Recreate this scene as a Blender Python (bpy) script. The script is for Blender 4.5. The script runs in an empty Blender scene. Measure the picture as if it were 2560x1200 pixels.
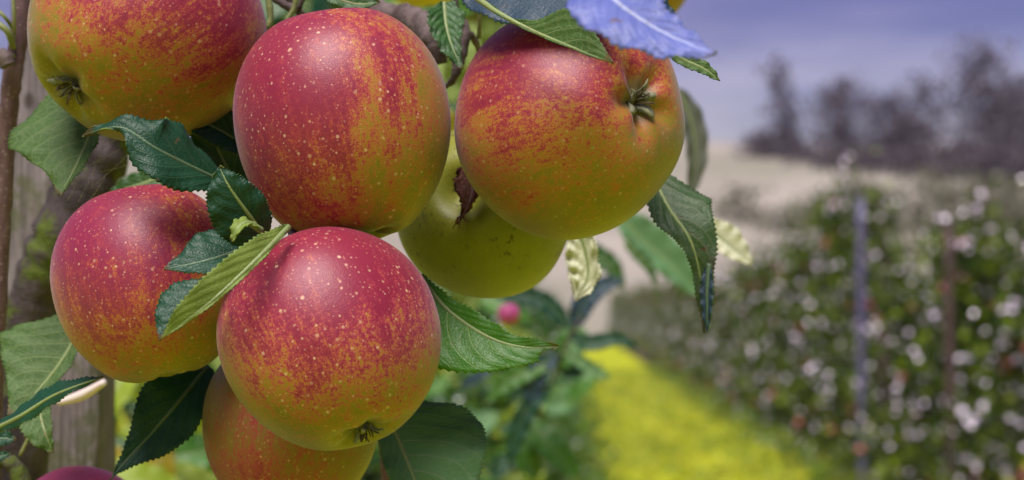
import bpy, math, random
import numpy as np
from mathutils import Vector, Matrix, Quaternion

# ------------------------------------------------------------------ camera, world, sun, exposure
scn = bpy.context.scene
COL = scn.collection
LENS = 64.0
F = LENS / 36.0 * 2560.0                 # focal length in pixels of the 2560 px wide photograph
PITCH = math.atan(190.0 / F)             # horizon lies at row 790
CAM = Vector((0, 0, 1.6))
RIGHT = Vector((1, 0, 0))
UP = Vector((0, -math.sin(PITCH), math.cos(PITCH)))
FWD = Vector((0, math.cos(PITCH), math.sin(PITCH)))

cd = bpy.data.cameras.new('camera')
cam = bpy.data.objects.new('camera', cd)
COL.objects.link(cam)
cam.location = CAM
cam.rotation_euler = (math.pi / 2 + PITCH, 0, 0)
cd.lens = LENS
cd.sensor_width = 36.0
cd.clip_start = 0.02
cd.clip_end = 2000
cd.dof.use_dof = True
cd.dof.focus_distance = 0.572
cd.dof.aperture_fstop = 13.0
scn.camera = cam

SUN_EL, SUN_AZ = math.radians(60), math.radians(196)      # azimuth clockwise from +Y; the sun stands behind the camera
SUN_DIR = Vector((math.sin(SUN_AZ) * math.cos(SUN_EL), math.cos(SUN_AZ) * math.cos(SUN_EL), math.sin(SUN_EL)))
world = bpy.data.worlds.new('World')
scn.world = world
world.use_nodes = True
wn, wl = world.node_tree.nodes, world.node_tree.links
bg = wn['Background']
sky = wn.new('ShaderNodeTexSky')
sky.sky_type = 'NISHITA'
sky.sun_disc = False
sky.sun_elevation = SUN_EL
sky.sun_rotation = SUN_AZ
sky.air_density = 1.0
sky.dust_density = 2.0
sky.ozone_density = 3.0
tint = wn.new('ShaderNodeMix'); tint.data_type = 'RGBA'; tint.blend_type = 'MULTIPLY'
tint.inputs[0].default_value = 1.0
wl.new(sky.outputs[0], tint.inputs[6])
tcw = wn.new('ShaderNodeTexCoord')
sepw = wn.new('ShaderNodeSeparateXYZ'); wl.new(tcw.outputs['Generated'], sepw.inputs[0])
mrw = wn.new('ShaderNodeMapRange'); mrw.interpolation_type = 'SMOOTHSTEP'
mrw.inputs[1].default_value = 0.05; mrw.inputs[2].default_value = 0.22
wl.new(sepw.outputs[2], mrw.inputs[0])
grad = wn.new('ShaderNodeMix'); grad.data_type = 'RGBA'
grad.inputs[6].default_value = (1.30, 1.04, 1.06, 1)       # milky low air
grad.inputs[7].default_value = (0.66, 0.46, 0.84, 1)       # deeper violet blue above
wl.new(mrw.outputs[0], grad.inputs[0])
mapw = wn.new('ShaderNodeVectorMath'); mapw.operation = 'MULTIPLY'; mapw.inputs[1].default_value = (3.0, 3.0, 16.0)
wl.new(tcw.outputs['Generated'], mapw.inputs[0])
nzw = wn.new('ShaderNodeTexNoise'); nzw.inputs['Scale'].default_value = 1.6; nzw.inputs['Detail'].default_value = 5
wl.new(mapw.outputs[0], nzw.inputs['Vector'])
crw = wn.new('ShaderNodeMapRange'); crw.interpolation_type = 'SMOOTHSTEP'
crw.inputs[1].default_value = 0.35; crw.inputs[2].default_value = 0.72
wl.new(nzw.outputs[0], crw.inputs[0])
cloud = wn.new('ShaderNodeMix'); cloud.data_type = 'RGBA'
cloud.inputs[6].default_value = (0.78, 0.79, 0.88, 1); cloud.inputs[7].default_value = (1.50, 1.32, 1.16, 1)
wl.new(crw.outputs[0], cloud.inputs[0])
tint2 = wn.new('ShaderNodeMix'); tint2.data_type = 'RGBA'; tint2.blend_type = 'MULTIPLY'; tint2.inputs[0].default_value = 1.0
wl.new(grad.outputs[2], tint2.inputs[6]); wl.new(cloud.outputs[2], tint2.inputs[7])
wl.new(tint2.outputs[2], tint.inputs[7])
wl.new(tint.outputs[2], bg.inputs[0])
bg.inputs[1].default_value = 0.05

sd = bpy.data.lights.new('sun', 'SUN')
sun = bpy.data.objects.new('sun', sd)
COL.objects.link(sun)
sd.energy = 3.2
sd.angle = math.radians(34)
sd.color = (1.0, 0.95, 0.9)
sun.rotation_euler = SUN_DIR.to_track_quat('Z', 'Y').to_euler()

scn.view_settings.view_transform = 'Standard'
scn.view_settings.look = 'None'
scn.view_settings.exposure = 1.05
scn.view_settings.gamma = 1.0
scn.view_settings.use_curve_mapping = False
scn.render.engine = 'CYCLES'
scn.cycles.use_denoising = True
scn.cycles.max_bounces = 6
scn.cycles.diffuse_bounces = 3
scn.cycles.transmission_bounces = 4
scn.cycles.sample_clamp_indirect = 6

HAZE = 0.0002           # density of the air
random.seed(7)
rng = np.random.default_rng(11)


def P(px, py, d):
    """world point seen at pixel (px, py) of the photograph at depth d along the optical axis"""
    return CAM + d * (FWD + RIGHT * ((px - 1280.0) / F) + UP * ((600.0 - py) / F))


def V(r, u, t):
    """direction: to the right, up, toward the viewer"""
    return (RIGHT * r + UP * u - FWD * t).normalized()


def GX(px, Y):
    """x at world distance Y for a column of the photograph (ground things)"""
    return (px - 1280.0) / F * Y


# ------------------------------------------------------------------ object helpers
def tag(o, label=None, cat=None, group=None, kind=None):
    if label: o['label'] = label
    if cat: o['category'] = cat
    if group: o['group'] = group
    if kind: o['kind'] = kind
    return o


def empty(name, loc=(0, 0, 0)):
    o = bpy.data.objects.new(name, None)
    o.empty_display_size = 0.05
    COL.objects.link(o)
    o.location = loc
    return o


def mesh_obj(name, verts, faces, mats, parent=None, smooth=True, uv=None, local=False):
    """one mesh object; verts are world coordinates unless local; parents are unrotated empties or meshes at a location"""
    me = bpy.data.meshes.new(name)
    verts = np.asarray(verts, dtype=np.float64)
    if parent is not None and not local:
        verts = verts - np.array(world_loc(parent))
    me.from_pydata(verts.tolist(), [], faces if isinstance(faces, list) else faces.tolist())
    if uv is not None:
        ul = me.uv_layers.new(name='UVMap')
        li = np.empty(len(me.loops), dtype=np.int32)
        me.loops.foreach_get('vertex_index', li)
        ul.data.foreach_set('uv', np.asarray(uv, dtype=np.float32)[li].ravel())
    if smooth:
        me.polygons.foreach_set('use_smooth', [True] * len(me.polygons))
    for m in (mats if isinstance(mats, (list, tuple)) else [mats]):
        me.materials.append(m)
    me.update()
    o = bpy.data.objects.new(name, me)
    COL.objects.link(o)
    if parent is not None:
        o.parent = parent
    return o


def world_loc(o):
    l = Vector((0, 0, 0))
    while o is not None:
        l = l + o.location
        o = o.parent
    return l


def catmull(pts, n):
    pts = np.asarray(pts, dtype=float)
    if len(pts) == 2:
        t = np.linspace(0, 1, n)[:, None]
        return pts[0] * (1 - t) + pts[1] * t
    ext = np.vstack([2 * pts[0] - pts[1], pts, 2 * pts[-1] - pts[-2]])
    seg = len(pts) - 1
    out = []
    for x in np.linspace(0, seg, n):
        i = min(int(x), seg - 1)
        t = x - i
        p0, p1, p2, p3 = ext[i], ext[i + 1], ext[i + 2], ext[i + 3]
        out.append(0.5 * ((2 * p1) + (-p0 + p2) * t + (2 * p0 - 5 * p1 + 4 * p2 - p3) * t * t + (-p0 + 3 * p1 - 3 * p2 + p3) * t ** 3))
    return np.array(out)


def tube_geo(pts, radii, seg=8, n=None, rough=0.0, seed=0, cap=True):
    r_ = np.random.default_rng(seed)
    pts = [tuple(p) for p in pts]
    n = n or max(6, len(pts) * 4)
    c = catmull(pts, n)
    rad = np.interp(np.linspace(0, 1, n), np.linspace(0, 1, len(radii)), radii)
    T = np.gradient(c, axis=0)
    T /= np.linalg.norm(T, axis=1)[:, None] + 1e-12
    ref = np.array([0.31, 0.77, 0.55]) if abs(T[0] @ np.array([0.31, 0.77, 0.55])) < 0.9 else np.array([1.0, 0, 0])
    a = np.cross(T, ref); a /= np.linalg.norm(a, axis=1)[:, None]
    b = np.cross(T, a)
    ang = np.linspace(0, 2 * np.pi, seg, endpoint=False)
    k = np.ones((n, seg))
    if rough:
        k += rough * r_.normal(size=(n, seg))
        k = (k + np.roll(k, 1, 1) + np.roll(k, -1, 1)) / 3
        bump = r_.normal(size=n) * rough
        k += bump[:, None]
    v = c[:, None, :] + rad[:, None, None] * k[..., None] * (np.cos(ang)[None, :, None] * a[:, None, :] + np.sin(ang)[None, :, None] * b[:, None, :])
    v = v.reshape(-1, 3)
    f = []
    for i in range(n - 1):
        for j in range(seg):
            j2 = (j + 1) % seg
            f.append((i * seg + j, i * seg + j2, (i + 1) * seg + j2, (i + 1) * seg + j))
    if cap:
        f.append(tuple(range(seg))[::-1])
        f.append(tuple((n - 1) * seg + j for j in range(seg)))
    return v, f


def tube(name, pts, radii, mat, parent=None, local=False, **k):
    v, f = tube_geo(pts, radii, **k)
    return mesh_obj(name, v, f, mat, parent, local=local)


def join_geo(geos):
    vs, fs, o = [], [], 0
    for v, f in geos:
        vs.append(np.asarray(v)); fs += [tuple(i + o for i in q) for q in f]; o += len(v)
    return np.vstack(vs), fs


# ------------------------------------------------------------------ node helpers
class NT:
    def __init__(s, name):
        s.m = bpy.data.materials.new(name)
        s.m.use_nodes = True
        s.n, s.l = s.m.node_tree.nodes, s.m.node_tree.links
        s.p = s.n['Principled BSDF']
        s.out = s.n['Material Output']

    def link(s, a, b):
        s.l.new(a, b)

    def _set(s, sock, v):
        if hasattr(v, 'node'):
            s.l.new(v, sock)
        elif v is not None:
            sock.default_value = v

    def math(s, op, a, b=None, c=None, clamp=False):
        n = s.n.new('ShaderNodeMath'); n.operation = op; n.use_clamp = clamp
        s._set(n.inputs[0], a)
        if b is not None: s._set(n.inputs[1], b)
        if c is not None: s._set(n.inputs[2], c)
        return n.outputs[0]

    def vmath(s, op, a, b=None, scale=None):
        n = s.n.new('ShaderNodeVectorMath'); n.operation = op
        s._set(n.inputs[0], a)
        if b is not None: s._set(n.inputs[1], b)
        if scale is not None: s._set(n.inputs[3], scale)
        return n.outputs['Value'] if op in ('DOT_PRODUCT', 'LENGTH', 'DISTANCE') else n.outputs[0]

    def noise(s, vec, scale, detail=3, rough=0.5, dist=0.0):
        n = s.n.new('ShaderNodeTexNoise')
        s._set(n.inputs['Vector'], vec)
        n.inputs['Scale'].default_value = scale
        n.inputs['Detail'].default_value = detail
        n.inputs['Roughness'].default_value = rough
        n.inputs['Distortion'].default_value = dist
        return n.outputs[0]

    def voronoi(s, vec, scale, feature='F1'):
        n = s.n.new('ShaderNodeTexVoronoi'); n.feature = feature
        s._set(n.inputs['Vector'], vec)
        n.inputs['Scale'].default_value = scale
        return n.outputs

    def step(s, x, lo, hi):
        n = s.n.new('ShaderNodeMapRange'); n.interpolation_type = 'SMOOTHSTEP'
        s._set(n.inputs[0], x); s._set(n.inputs[1], lo); s._set(n.inputs[2], hi)
        n.inputs[3].default_value = 0; n.inputs[4].default_value = 1
        return n.outputs[0]

    def mix(s, f, a, b, mode='MIX'):
        n = s.n.new('ShaderNodeMix'); n.data_type = 'RGBA'; n.blend_type = mode
        s._set(n.inputs[0], f)
        for sock, v in ((n.inputs[6], a), (n.inputs[7], b)):
            s._set(sock, v if hasattr(v, 'node') else (v[0], v[1], v[2], 1))
        return n.outputs[2]

    def ramp(s, x, stops):
        n = s.n.new('ShaderNodeValToRGB')
        s._set(n.inputs[0], x)
        e = n.color_ramp.elements
        while len(e) < len(stops): e.new(0.5)
        for q, (pos, c) in zip(e, stops):
            q.position = pos; q.color = (c[0], c[1], c[2], 1)
        return n.outputs[0]

    def xyz(s, vec):
        n = s.n.new('ShaderNodeSeparateXYZ'); s._set(n.inputs[0], vec)
        return n.outputs

    def comb(s, x, y, z):
        n = s.n.new('ShaderNodeCombineXYZ')
        for i, v in enumerate((x, y, z)): s._set(n.inputs[i], v)
        return n.outputs[0]

    def coord(s, which='Object'):
        return s.n.new('ShaderNodeTexCoord').outputs[which]

    def bump(s, h, strength, dist):
        n = s.n.new('ShaderNodeBump')
        n.inputs['Strength'].default_value = strength
        n.inputs['Distance'].default_value = dist
        s._set(n.inputs['Height'], h)
        s.l.new(n.outputs[0], s.p.inputs['Normal'])
        return n.outputs[0]

    def base(s, c, rough=0.5, spec=0.5):
        s._set(s.p.inputs['Base Color'], c if hasattr(c, 'node') else (c[0], c[1], c[2], 1))
        s._set(s.p.inputs['Roughness'], rough)
        s.p.inputs['Specular IOR Level'].default_value = spec

    def translucent(s, c, fac, nrm=None):
        t = s.n.new('ShaderNodeBsdfTranslucent')
        s._set(t.inputs[0], c if hasattr(c, 'node') else (c[0], c[1], c[2], 1))
        mx = s.n.new('ShaderNodeMixShader')
        s._set(mx.inputs[0], fac)
        s.l.new(s.p.outputs[0], mx.inputs[1]); s.l.new(t.outputs[0], mx.inputs[2])
        s.l.new(mx.outputs[0], s.out.inputs[0])


# ------------------------------------------------------------------ materials
def apple_mat(name, R, blush, lo, hi, seed=0.0, ground=(0.180, 0.150, 0.007), mid=(0.34, 0.130, 0.018), red=(0.30, 0.036, 0.034),
              deep=(0.19, 0.010, 0.030), dots=1.0, flecks=0.0, stripe=None):
    t = NT(name)
    p = t.vmath('SCALE', t.coord('Object'), scale=1.0 / R)
    ps = t.vmath('ADD', p, (seed * 3.1, seed * 1.7, seed * 2.3))
    d = t.vmath('NORMALIZE', p)
    s = t.xyz(d)
    d2 = t.vmath('ADD', t.comb(t.math('MULTIPLY', s[0], 9), t.math('MULTIPLY', s[1], 9), t.math('MULTIPLY', s[2], 1.3)), (seed, seed * 2, seed))
    streak = t.noise(d2, 1.0, 4, 0.62)
    streak2 = t.noise(t.comb(t.math('MULTIPLY', s[0], 30), t.math('MULTIPLY', s[1], 30), t.math('MULTIPLY', s[2], 4)), 1.0, 3, 0.6)
    mott = t.noise(ps, 3.0, 4, 0.6)
    fine = t.noise(ps, 26.0, 4, 0.75)
    grain = t.noise(ps, 90.0, 2, 0.6)
    x = t.vmath('DOT_PRODUCT', d, tuple(blush))
    x = t.math('MULTIPLY_ADD', x, 0.5, 0.5)
    x = t.math('ADD', x, t.math('MULTIPLY_ADD', streak, 0.75, -0.375))
    x = t.math('ADD', x, t.math('MULTIPLY_ADD', streak2, 0.5, -0.25))
    x = t.math('ADD', x, t.math('MULTIPLY_ADD', mott, 0.60, -0.30))
    x = t.math('ADD', x, t.math('MULTIPLY_ADD', fine, 0.95, -0.475))
    x = t.math('ADD', x, t.math('MULTIPLY_ADD', grain, 0.85, -0.425))
    if stripe is not None:
        sxy = t.vmath('NORMALIZE', t.comb(s[0], s[1], 0.0))
        sd_ = Vector((stripe[0], stripe[1], 0)).normalized()
        al = t.vmath('DOT_PRODUCT', sxy, tuple(sd_))
        al = t.math('ADD', al, t.math('MULTIPLY_ADD', mott, 0.012, -0.006))
        x = t.math('SUBTRACT', x, t.math('MULTIPLY', t.step(al, 0.978, 0.998), 0.12))
        x = t.math('ADD', x, t.math('MULTIPLY', t.math('SUBTRACT', t.step(al, 0.93, 0.97), t.step(al, 0.975, 0.985)), 0.08))
    b = t.step(x, lo, hi)
    gnd = t.mix(t.noise(ps, 5, 3), tuple(0.8 * c for c in ground), tuple(1.18 * c for c in ground))
    redc = t.ramp(b, [(0.0, ground), (0.3, tuple(0.5 * (g + m) for g, m in zip(ground, mid))), (0.5, mid), (0.74, red), (1.0, deep)])
    col = t.mix(t.step(b, 0.0, 0.25), gnd, redc)
    if dots > 0:
        vo = t.voronoi(t.vmath('ADD', ps, t.vmath('SCALE', t.comb(mott, fine, mott), scale=0.02)), 14.5)
        cs = t.xyz(vo['Color'])
        rad = t.math('MULTIPLY_ADD', t.math('POWER', cs[0], 2.0), 0.16, 0.11)
        dm = t.math('SUBTRACT', 1.0, t.step(vo['Distance'], t.math('MULTIPLY', rad, 0.55), t.math('MULTIPLY', rad, 1.25)))
        dm = t.math('MULTIPLY', dm, t.math('MULTIPLY', t.math('MULTIPLY_ADD', t.math('MULTIPLY', cs[1], cs[1]), 0.6, 0.4), dots), clamp=True)
        col = t.mix(dm, col, t.mix(b, (0.40, 0.33, 0.09), (0.54, 0.32, 0.20)))
        vq = t.voronoi(t.vmath('ADD', ps, (3.3, 1.1, 2.2)), 25.0)
        cq = t.xyz(vq['Color'])
        dq = t.math('SUBTRACT', 1.0, t.step(vq['Distance'], 0.10, 0.27))
        dq = t.math('MULTIPLY', dq, t.math('MULTIPLY', t.math('GREATER_THAN', cq[1], 0.45), 0.6 * min(1.0, dots)))
        col = t.mix(dq, col, t.mix(b, (0.36, 0.27, 0.05), (0.46, 0.21, 0.12)))
    if flecks > 0:
        fl = t.noise(t.vmath('MULTIPLY', ps, (1, 1, 0.4)), 16, 4, 0.7)
        zone = t.step(t.noise(ps, 2.2, 2), 0.46, 0.62)
        col = t.mix(t.math('MULTIPLY', t.math('MULTIPLY', t.step(fl, 0.56, 0.62), zone), flecks), col, (0.06, 0.04, 0.012))
    rus = t.math('MULTIPLY', t.step(t.noise(ps, 2.6, 5, 0.75), 0.62, 0.74), t.math('MULTIPLY_ADD', grain, 0.8, 0.1))
    col = t.mix(t.math('MULTIPLY', rus, 0.55), col, (0.25, 0.15, 0.05))
    # the calyx end is russeted grey green round the sepals
    calyx = t.step(s[2], 0.962, 0.992)
    col = t.mix(t.math('MULTIPLY', calyx, 0.75), col, (0.17, 0.17, 0.07))
    t.base(col, t.math('MULTIPLY_ADD', grain, 0.20, 0.34), 0.36)
    t.p.inputs['Coat Weight'].default_value = 0.11
    t.p.inputs['Coat Roughness'].default_value = 0.45
    t.p.inputs['Sheen Weight'].default_value = 0.13
    t.p.inputs['Sheen Tint'].default_value = (0.80, 0.74, 1.0, 1)
    t.p.inputs['Sheen Roughness'].default_value = 0.4
    t.bump(t.math('ADD', t.math('MULTIPLY', grain, 0.6), t.math('ADD', t.math('MULTIPLY', mott, 2.0), t.math('MULTIPLY', fine, 0.4))), 0.22, 0.0008)
    return t.m


def leaf_mat(name, c, vein, rough=0.42, spec=0.5, trans=0.22, tcol=None, nlat=8.0, sweep=0.30, net=0.5, blotch=None, vstr=0.55, age=0.6):
    t = NT(name)
    uv = t.xyz(t.coord('UV'))
    ob = t.coord('Object')
    wob = t.noise(ob, 60, 2)
    u = t.math('ADD', uv[0], t.math('MULTIPLY_ADD', wob, 0.03, -0.015))
    v = t.math('MULTIPLY_ADD', uv[1], 2.0, -1.0)
    av = t.math('ABSOLUTE', v)
    side = t.math('MULTIPLY', t.math('GREATER_THAN', v, 0.0), 0.45)
    curve = t.math('MULTIPLY', av, t.math('MULTIPLY_ADD', av, 0.35, 0.75))
    u0 = t.math('SUBTRACT', u, t.math('MULTIPLY', curve, sweep))
    q = t.math('FRACT', t.math('ADD', t.math('MULTIPLY', u0, nlat), t.math('ADD', side, 10.0)))
    q = t.math('ABSOLUTE', t.math('SUBTRACT', q, 0.5))
    lat = t.math('SUBTRACT', 1.0, t.step(q, 0.015, 0.075))
    lat = t.math('MULTIPLY', lat, t.math('MULTIPLY_ADD', av, -0.55, 1.0))
    rib = t.math('SUBTRACT', 1.0, t.step(av, 0.012, 0.05))
    vo = t.voronoi(t.vmath('ADD', ob, t.vmath('SCALE', t.comb(wob, wob, wob), scale=0.002)), 330, 'DISTANCE_TO_EDGE')
    ret = t.math('SUBTRACT', 1.0, t.step(vo['Distance'], 0.02, 0.12))
    vo2 = t.voronoi(ob, 900, 'DISTANCE_TO_EDGE')
    ret2 = t.math('SUBTRACT', 1.0, t.step(vo2['Distance'], 0.02, 0.2))
    veins = t.math('MAXIMUM', t.math('MAXIMUM', lat, rib), t.math('MULTIPLY', ret, 0.38 * net))
    lum = t.noise(ob, 45, 4, 0.6)
    col = t.mix(lum, tuple(0.62 * x for x in c), tuple(1.4 * x for x in c))
    col = t.mix(t.math('MULTIPLY', ret2, 0.25 * net), col, tuple(0.45 * x for x in c))
    if blotch:
        bl = t.step(t.noise(ob, 28, 4, 0.65), 0.56, 0.66)
        col = t.mix(t.math('MULTIPLY', bl, 0.8), col, blotch)
        sp = t.step(t.noise(ob, 150, 2, 0.6), 0.70, 0.74)
        col = t.mix(t.math('MULTIPLY', sp, 0.8), col, (0.06, 0.025, 0.012))
    col = t.mix(t.math('MULTIPLY', veins, vstr), col, vein)
    if age > 0:       # browned tips and nicks of the margin, small spots
        rim = t.math('ADD', t.math('MULTIPLY', t.step(av, 0.80, 1.0), 0.5), t.step(uv[0], 0.86, 1.0))
        br = t.step(t.math('ADD', rim, t.math('MULTIPLY_ADD', t.noise(ob, 55, 4, 0.7), 2.2, -1.1)), 0.62, 0.95)
        spt = t.step(t.noise(ob, 190, 2, 0.5), 0.71, 0.75)
        col = t.mix(t.math('MULTIPLY', t.math('MAXIMUM', br, spt), age), col, (0.12, 0.06, 0.022))
    t.base(col, rough, spec)
    h = t.math('ADD', t.math('MULTIPLY', veins, -1.0), t.math('ADD', t.math('MULTIPLY', ret2, -0.35), t.math('MULTIPLY', lum, 0.8)))
    t.bump(h, 0.38, 0.00045)
    if trans > 0:
        t.translucent(t.mix(t.math('MULTIPLY', veins, 0.4), tcol or tuple(min(1, 2.6 * x) for x in c), vein), trans)
    return t.m


def bark_mat(name, a, b, scale=60, rough=0.85, moss=None, lent=None, stretch=(1, 1, 0.35), bump=0.6, dist=0.002, mossamt=(0.5, 0.62)):
    t = NT(name)
    ob = t.coord('Object')
    st = t.vmath('MULTIPLY', ob, stretch)
    n1 = t.noise(st, scale, 6, 0.65, 0.4)
    n2 = t.noise(ob, scale * 5, 3, 0.6)
    col = t.mix(t.step(n1, 0.3, 0.7), a, b)
    col = t.mix(t.math('MULTIPLY', n2, 0.4), col, tuple(0.4 * x for x in a))
    if moss:
        mm = t.step(t.noise(ob, scale * 0.55, 5, 0.7), mossamt[0], mossamt[1])
        col = t.mix(mm, col, t.mix(n2, tuple(0.5 * x for x in moss), moss))
    if lent:
        vo = t.voronoi(ob, scale * 3.0)
        col = t.mix(t.math('SUBTRACT', 1.0, t.step(vo['Distance'], 0.12, 0.25)), col, lent)
    t.base(col, rough, 0.3)
    t.bump(t.math('ADD', n1, t.math('MULTIPLY', n2, 0.4)), bump, dist)
    return t.m


def far_leaf_mat(name, lo, hi, under, rough=0.33, spec=0.6, trans=0.2, pale=None, glint_share=0.05):
    """small leaves far off: tone varies from leaf to leaf, own underside colour; pale leaves carry painted glints"""
    t = NT(name)
    at = t.n.new('ShaderNodeAttribute'); at.attribute_name = 'leaf_tone'
    col = t.mix(t.math('POWER', at.outputs['Fac'], 1.8), lo, hi)
    bf = t.n.new('ShaderNodeNewGeometry').outputs['Backfacing']
    col = t.mix(bf, col, under)
    if pale: col = t.mix(t.math('GREATER_THAN', at.outputs['Fac'], 1.0 - glint_share), col, pale)
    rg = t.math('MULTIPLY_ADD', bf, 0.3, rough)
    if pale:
        isp = t.math('GREATER_THAN', at.outputs['Fac'], 1.0 - glint_share)
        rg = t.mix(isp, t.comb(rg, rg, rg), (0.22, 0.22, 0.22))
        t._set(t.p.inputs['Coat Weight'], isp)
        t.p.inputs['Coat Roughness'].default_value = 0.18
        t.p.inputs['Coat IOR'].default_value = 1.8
    t.base(col, rg, spec)
    t.translucent(t.mix(t.math('POWER', at.outputs['Fac'], 1.8), tuple(2.2 * x for x in lo), tuple(min(1, 2.2 * x) for x in hi)), trans)
    return t.m


M = {}
M['leaf_dark'] = leaf_mat('leaf_top_dark', (0.007, 0.050, 0.022), (0.06, 0.13, 0.06), rough=0.46, spec=0.35, vstr=0.35)
M['leaf_green'] = leaf_mat('leaf_top_green', (0.022, 0.085, 0.012), (0.15, 0.22, 0.07), rough=0.45)
M['leaf_bright'] = leaf_mat('leaf_top_bright', (0.045, 0.16, 0.010), (0.20, 0.30, 0.06), rough=0.42, trans=0.35, tcol=(0.18, 0.42, 0.02), blotch=(0.10, 0.20, 0.03))
M['leaf_under'] = leaf_mat('leaf_underside', (0.055, 0.115, 0.022), (0.21, 0.27, 0.10), rough=0.6, spec=0.35, net=0.9)
M['leaf_grey'] = leaf_mat('leaf_underside_grey', (0.085, 0.20, 0.070), (0.22, 0.28, 0.16), rough=0.6, spec=0.4, net=0.5)
M['leaf_sunny'] = leaf_mat('leaf_top_painted_backlight', (0.22, 0.30, 0.010), (0.34, 0.40, 0.05), rough=0.5, trans=0.3, tcol=(0.5, 0.7, 0.02), net=0.3)  # glow of light through the blade is put into the colour
M['leaf_dim'] = leaf_mat('leaf_underside_dull', (0.10, 0.11, 0.085), (0.16, 0.17, 0.12), rough=0.7, spec=0.2, net=0.3)
M['leaf_lime'] = leaf_mat('leaf_underside_lime', (0.19, 0.26, 0.05), (0.34, 0.42, 0.12), rough=0.6, spec=0.3, trans=0.3, net=0.4)
M['leaf_sky_sheen'] = leaf_mat('leaf_painted_sky_sheen', (0.105, 0.135, 0.40), (0.22, 0.25, 0.55), rough=0.5, spec=0.6, net=0.4, trans=0.2, tcol=(0.4, 0.45, 0.6), nlat=11)  # blue sky reflection put into the leaf's base colour
M['leaf_purple'] = leaf_mat('leaf_top_painted_sheen', (0.036, 0.078, 0.022), (0.20, 0.20, 0.13), rough=0.45, spec=0.35, net=0.6, blotch=(0.115, 0.050, 0.085), vstr=0.6)  # purple blotches paint the sky's sheen on the green blade
M['leaf_blue'] = leaf_mat('leaf_top_waxy', (0.012, 0.038, 0.062), (0.06, 0.11, 0.13), rough=0.5, spec=0.45, vstr=0.35, age=0.2)
M['leaf_backlit'] = leaf_mat('leaf_thin_backlit_tone', (0.66, 0.66, 0.50), (0.20, 0.19, 0.06), rough=0.5, trans=0.4, tcol=(0.8, 0.85, 0.5), net=0.7)  # backlight painted in as a pale base colour
M['leaf_yellow'] = leaf_mat('leaf_top_yellow', (0.34, 0.26, 0.015), (0.4, 0.35, 0.05), rough=0.5, trans=0.4, tcol=(0.7, 0.55, 0.03))
M['leaf_dead'] = leaf_mat('leaf_withered', (0.11, 0.040, 0.028), (0.035, 0.014, 0.010), rough=0.8, spec=0.2, trans=0.05, net=1.6, vstr=0.9)
M['rib'] = leaf_mat('midrib_pale', (0.17, 0.22, 0.075), (0.2, 0.24, 0.1), rough=0.5, trans=0.0, net=0.2)
M['rib_dark'] = leaf_mat('midrib_dark', (0.06, 0.11, 0.05), (0.1, 0.15, 0.07), rough=0.5, trans=0.0, net=0.2)
M['rib_sky_sheen'] = leaf_mat('midrib_painted_sky_sheen', (0.30, 0.34, 0.50), (0.4, 0.44, 0.6), rough=0.5, trans=0.0, net=0.2)  # bluish to match the sky sheen painted on its leaf
M['rib_red'] = leaf_mat('midrib_brown', (0.09, 0.04, 0.025), (0.1, 0.05, 0.03), rough=0.6, trans=0.0, net=0.2)
M['petiole'] = leaf_mat('petiole_green', (0.15, 0.17, 0.05), (0.2, 0.2, 0.09), rough=0.5, trans=0.0, net=0.2)
M['calyx'] = bark_mat('dry_calyx', (0.12, 0.13, 0.07), (0.30, 0.30, 0.19), scale=500, rough=0.8, stretch=(1, 1, 1), dist=0.0004)
M['stamen'] = bark_mat('dry_stamen', (0.05, 0.035, 0.02), (0.14, 0.10, 0.06), scale=500, stretch=(1, 1, 1), dist=0.0002)
M['twig'] = bark_mat('twig_bark', (0.045, 0.030, 0.032), (0.13, 0.095, 0.095), scale=130, lent=(0.20, 0.15, 0.12), dist=0.0012)
M['shoot'] = bark_mat('shoot_bark', (0.075, 0.038, 0.036), (0.16, 0.095, 0.095), scale=160, rough=0.55, lent=(0.22, 0.17, 0.15), dist=0.0006)
M['limb'] = bark_mat('limb_bark', (0.020, 0.013, 0.018), (0.10, 0.078, 0.075), scale=70, moss=(0.085, 0.115, 0.012), dist=0.004, mossamt=(0.50, 0.60))
M['spur'] = bark_mat('spur_bark', (0.05, 0.032, 0.028), (0.17, 0.13, 0.12), scale=120, dist=0.002, stretch=(1, 1, 1))
M['trunk'] = bark_mat('far_trunk_bark', (0.03, 0.02, 0.018), (0.10, 0.075, 0.065), scale=12, dist=0.01)


def wood_mat(name):
    t = NT(name)
    ob = t.coord('Object')
    st = t.vmath('MULTIPLY', ob, (1, 1, 0.06))
    g = t.noise(st, 420, 5, 0.6, 0.3)
    big = t.noise(t.vmath('MULTIPLY', ob, (1, 1, 0.4)), 45, 4, 0.6)
    col = t.mix(t.step(g, 0.3, 0.7), (0.065, 0.05, 0.055), (0.21, 0.18, 0.18))
    col = t.mix(t.step(big, 0.5, 0.72), col, (0.11, 0.075, 0.06))
    vo = t.voronoi(t.vmath('MULTIPLY', ob, (1, 1, 0.6)), 95)
    cs = t.xyz(vo['Color'])
    kn = t.math('MULTIPLY', t.math('SUBTRACT', 1.0, t.step(vo['Distance'], 0.10, 0.32)), t.math('GREATER_THAN', cs[0], 0.45))
    col = t.mix(t.math('MULTIPLY', kn, 0.85), col, (0.035, 0.025, 0.02))
    mo = t.math('MULTIPLY', t.step(t.noise(ob, 38, 5, 0.7), 0.50, 0.62), 0.7)
    col = t.mix(mo, col, t.mix(g, (0.03, 0.035, 0.012), (0.085, 0.10, 0.025)))
    t.base(col, 0.8, 0.3)
    t.bump(t.math('SUBTRACT', g, t.math('MULTIPLY', kn, 0.6)), 0.6, 0.0015)
    return t.m


M['wood'] = wood_mat('weathered_wood')


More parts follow.
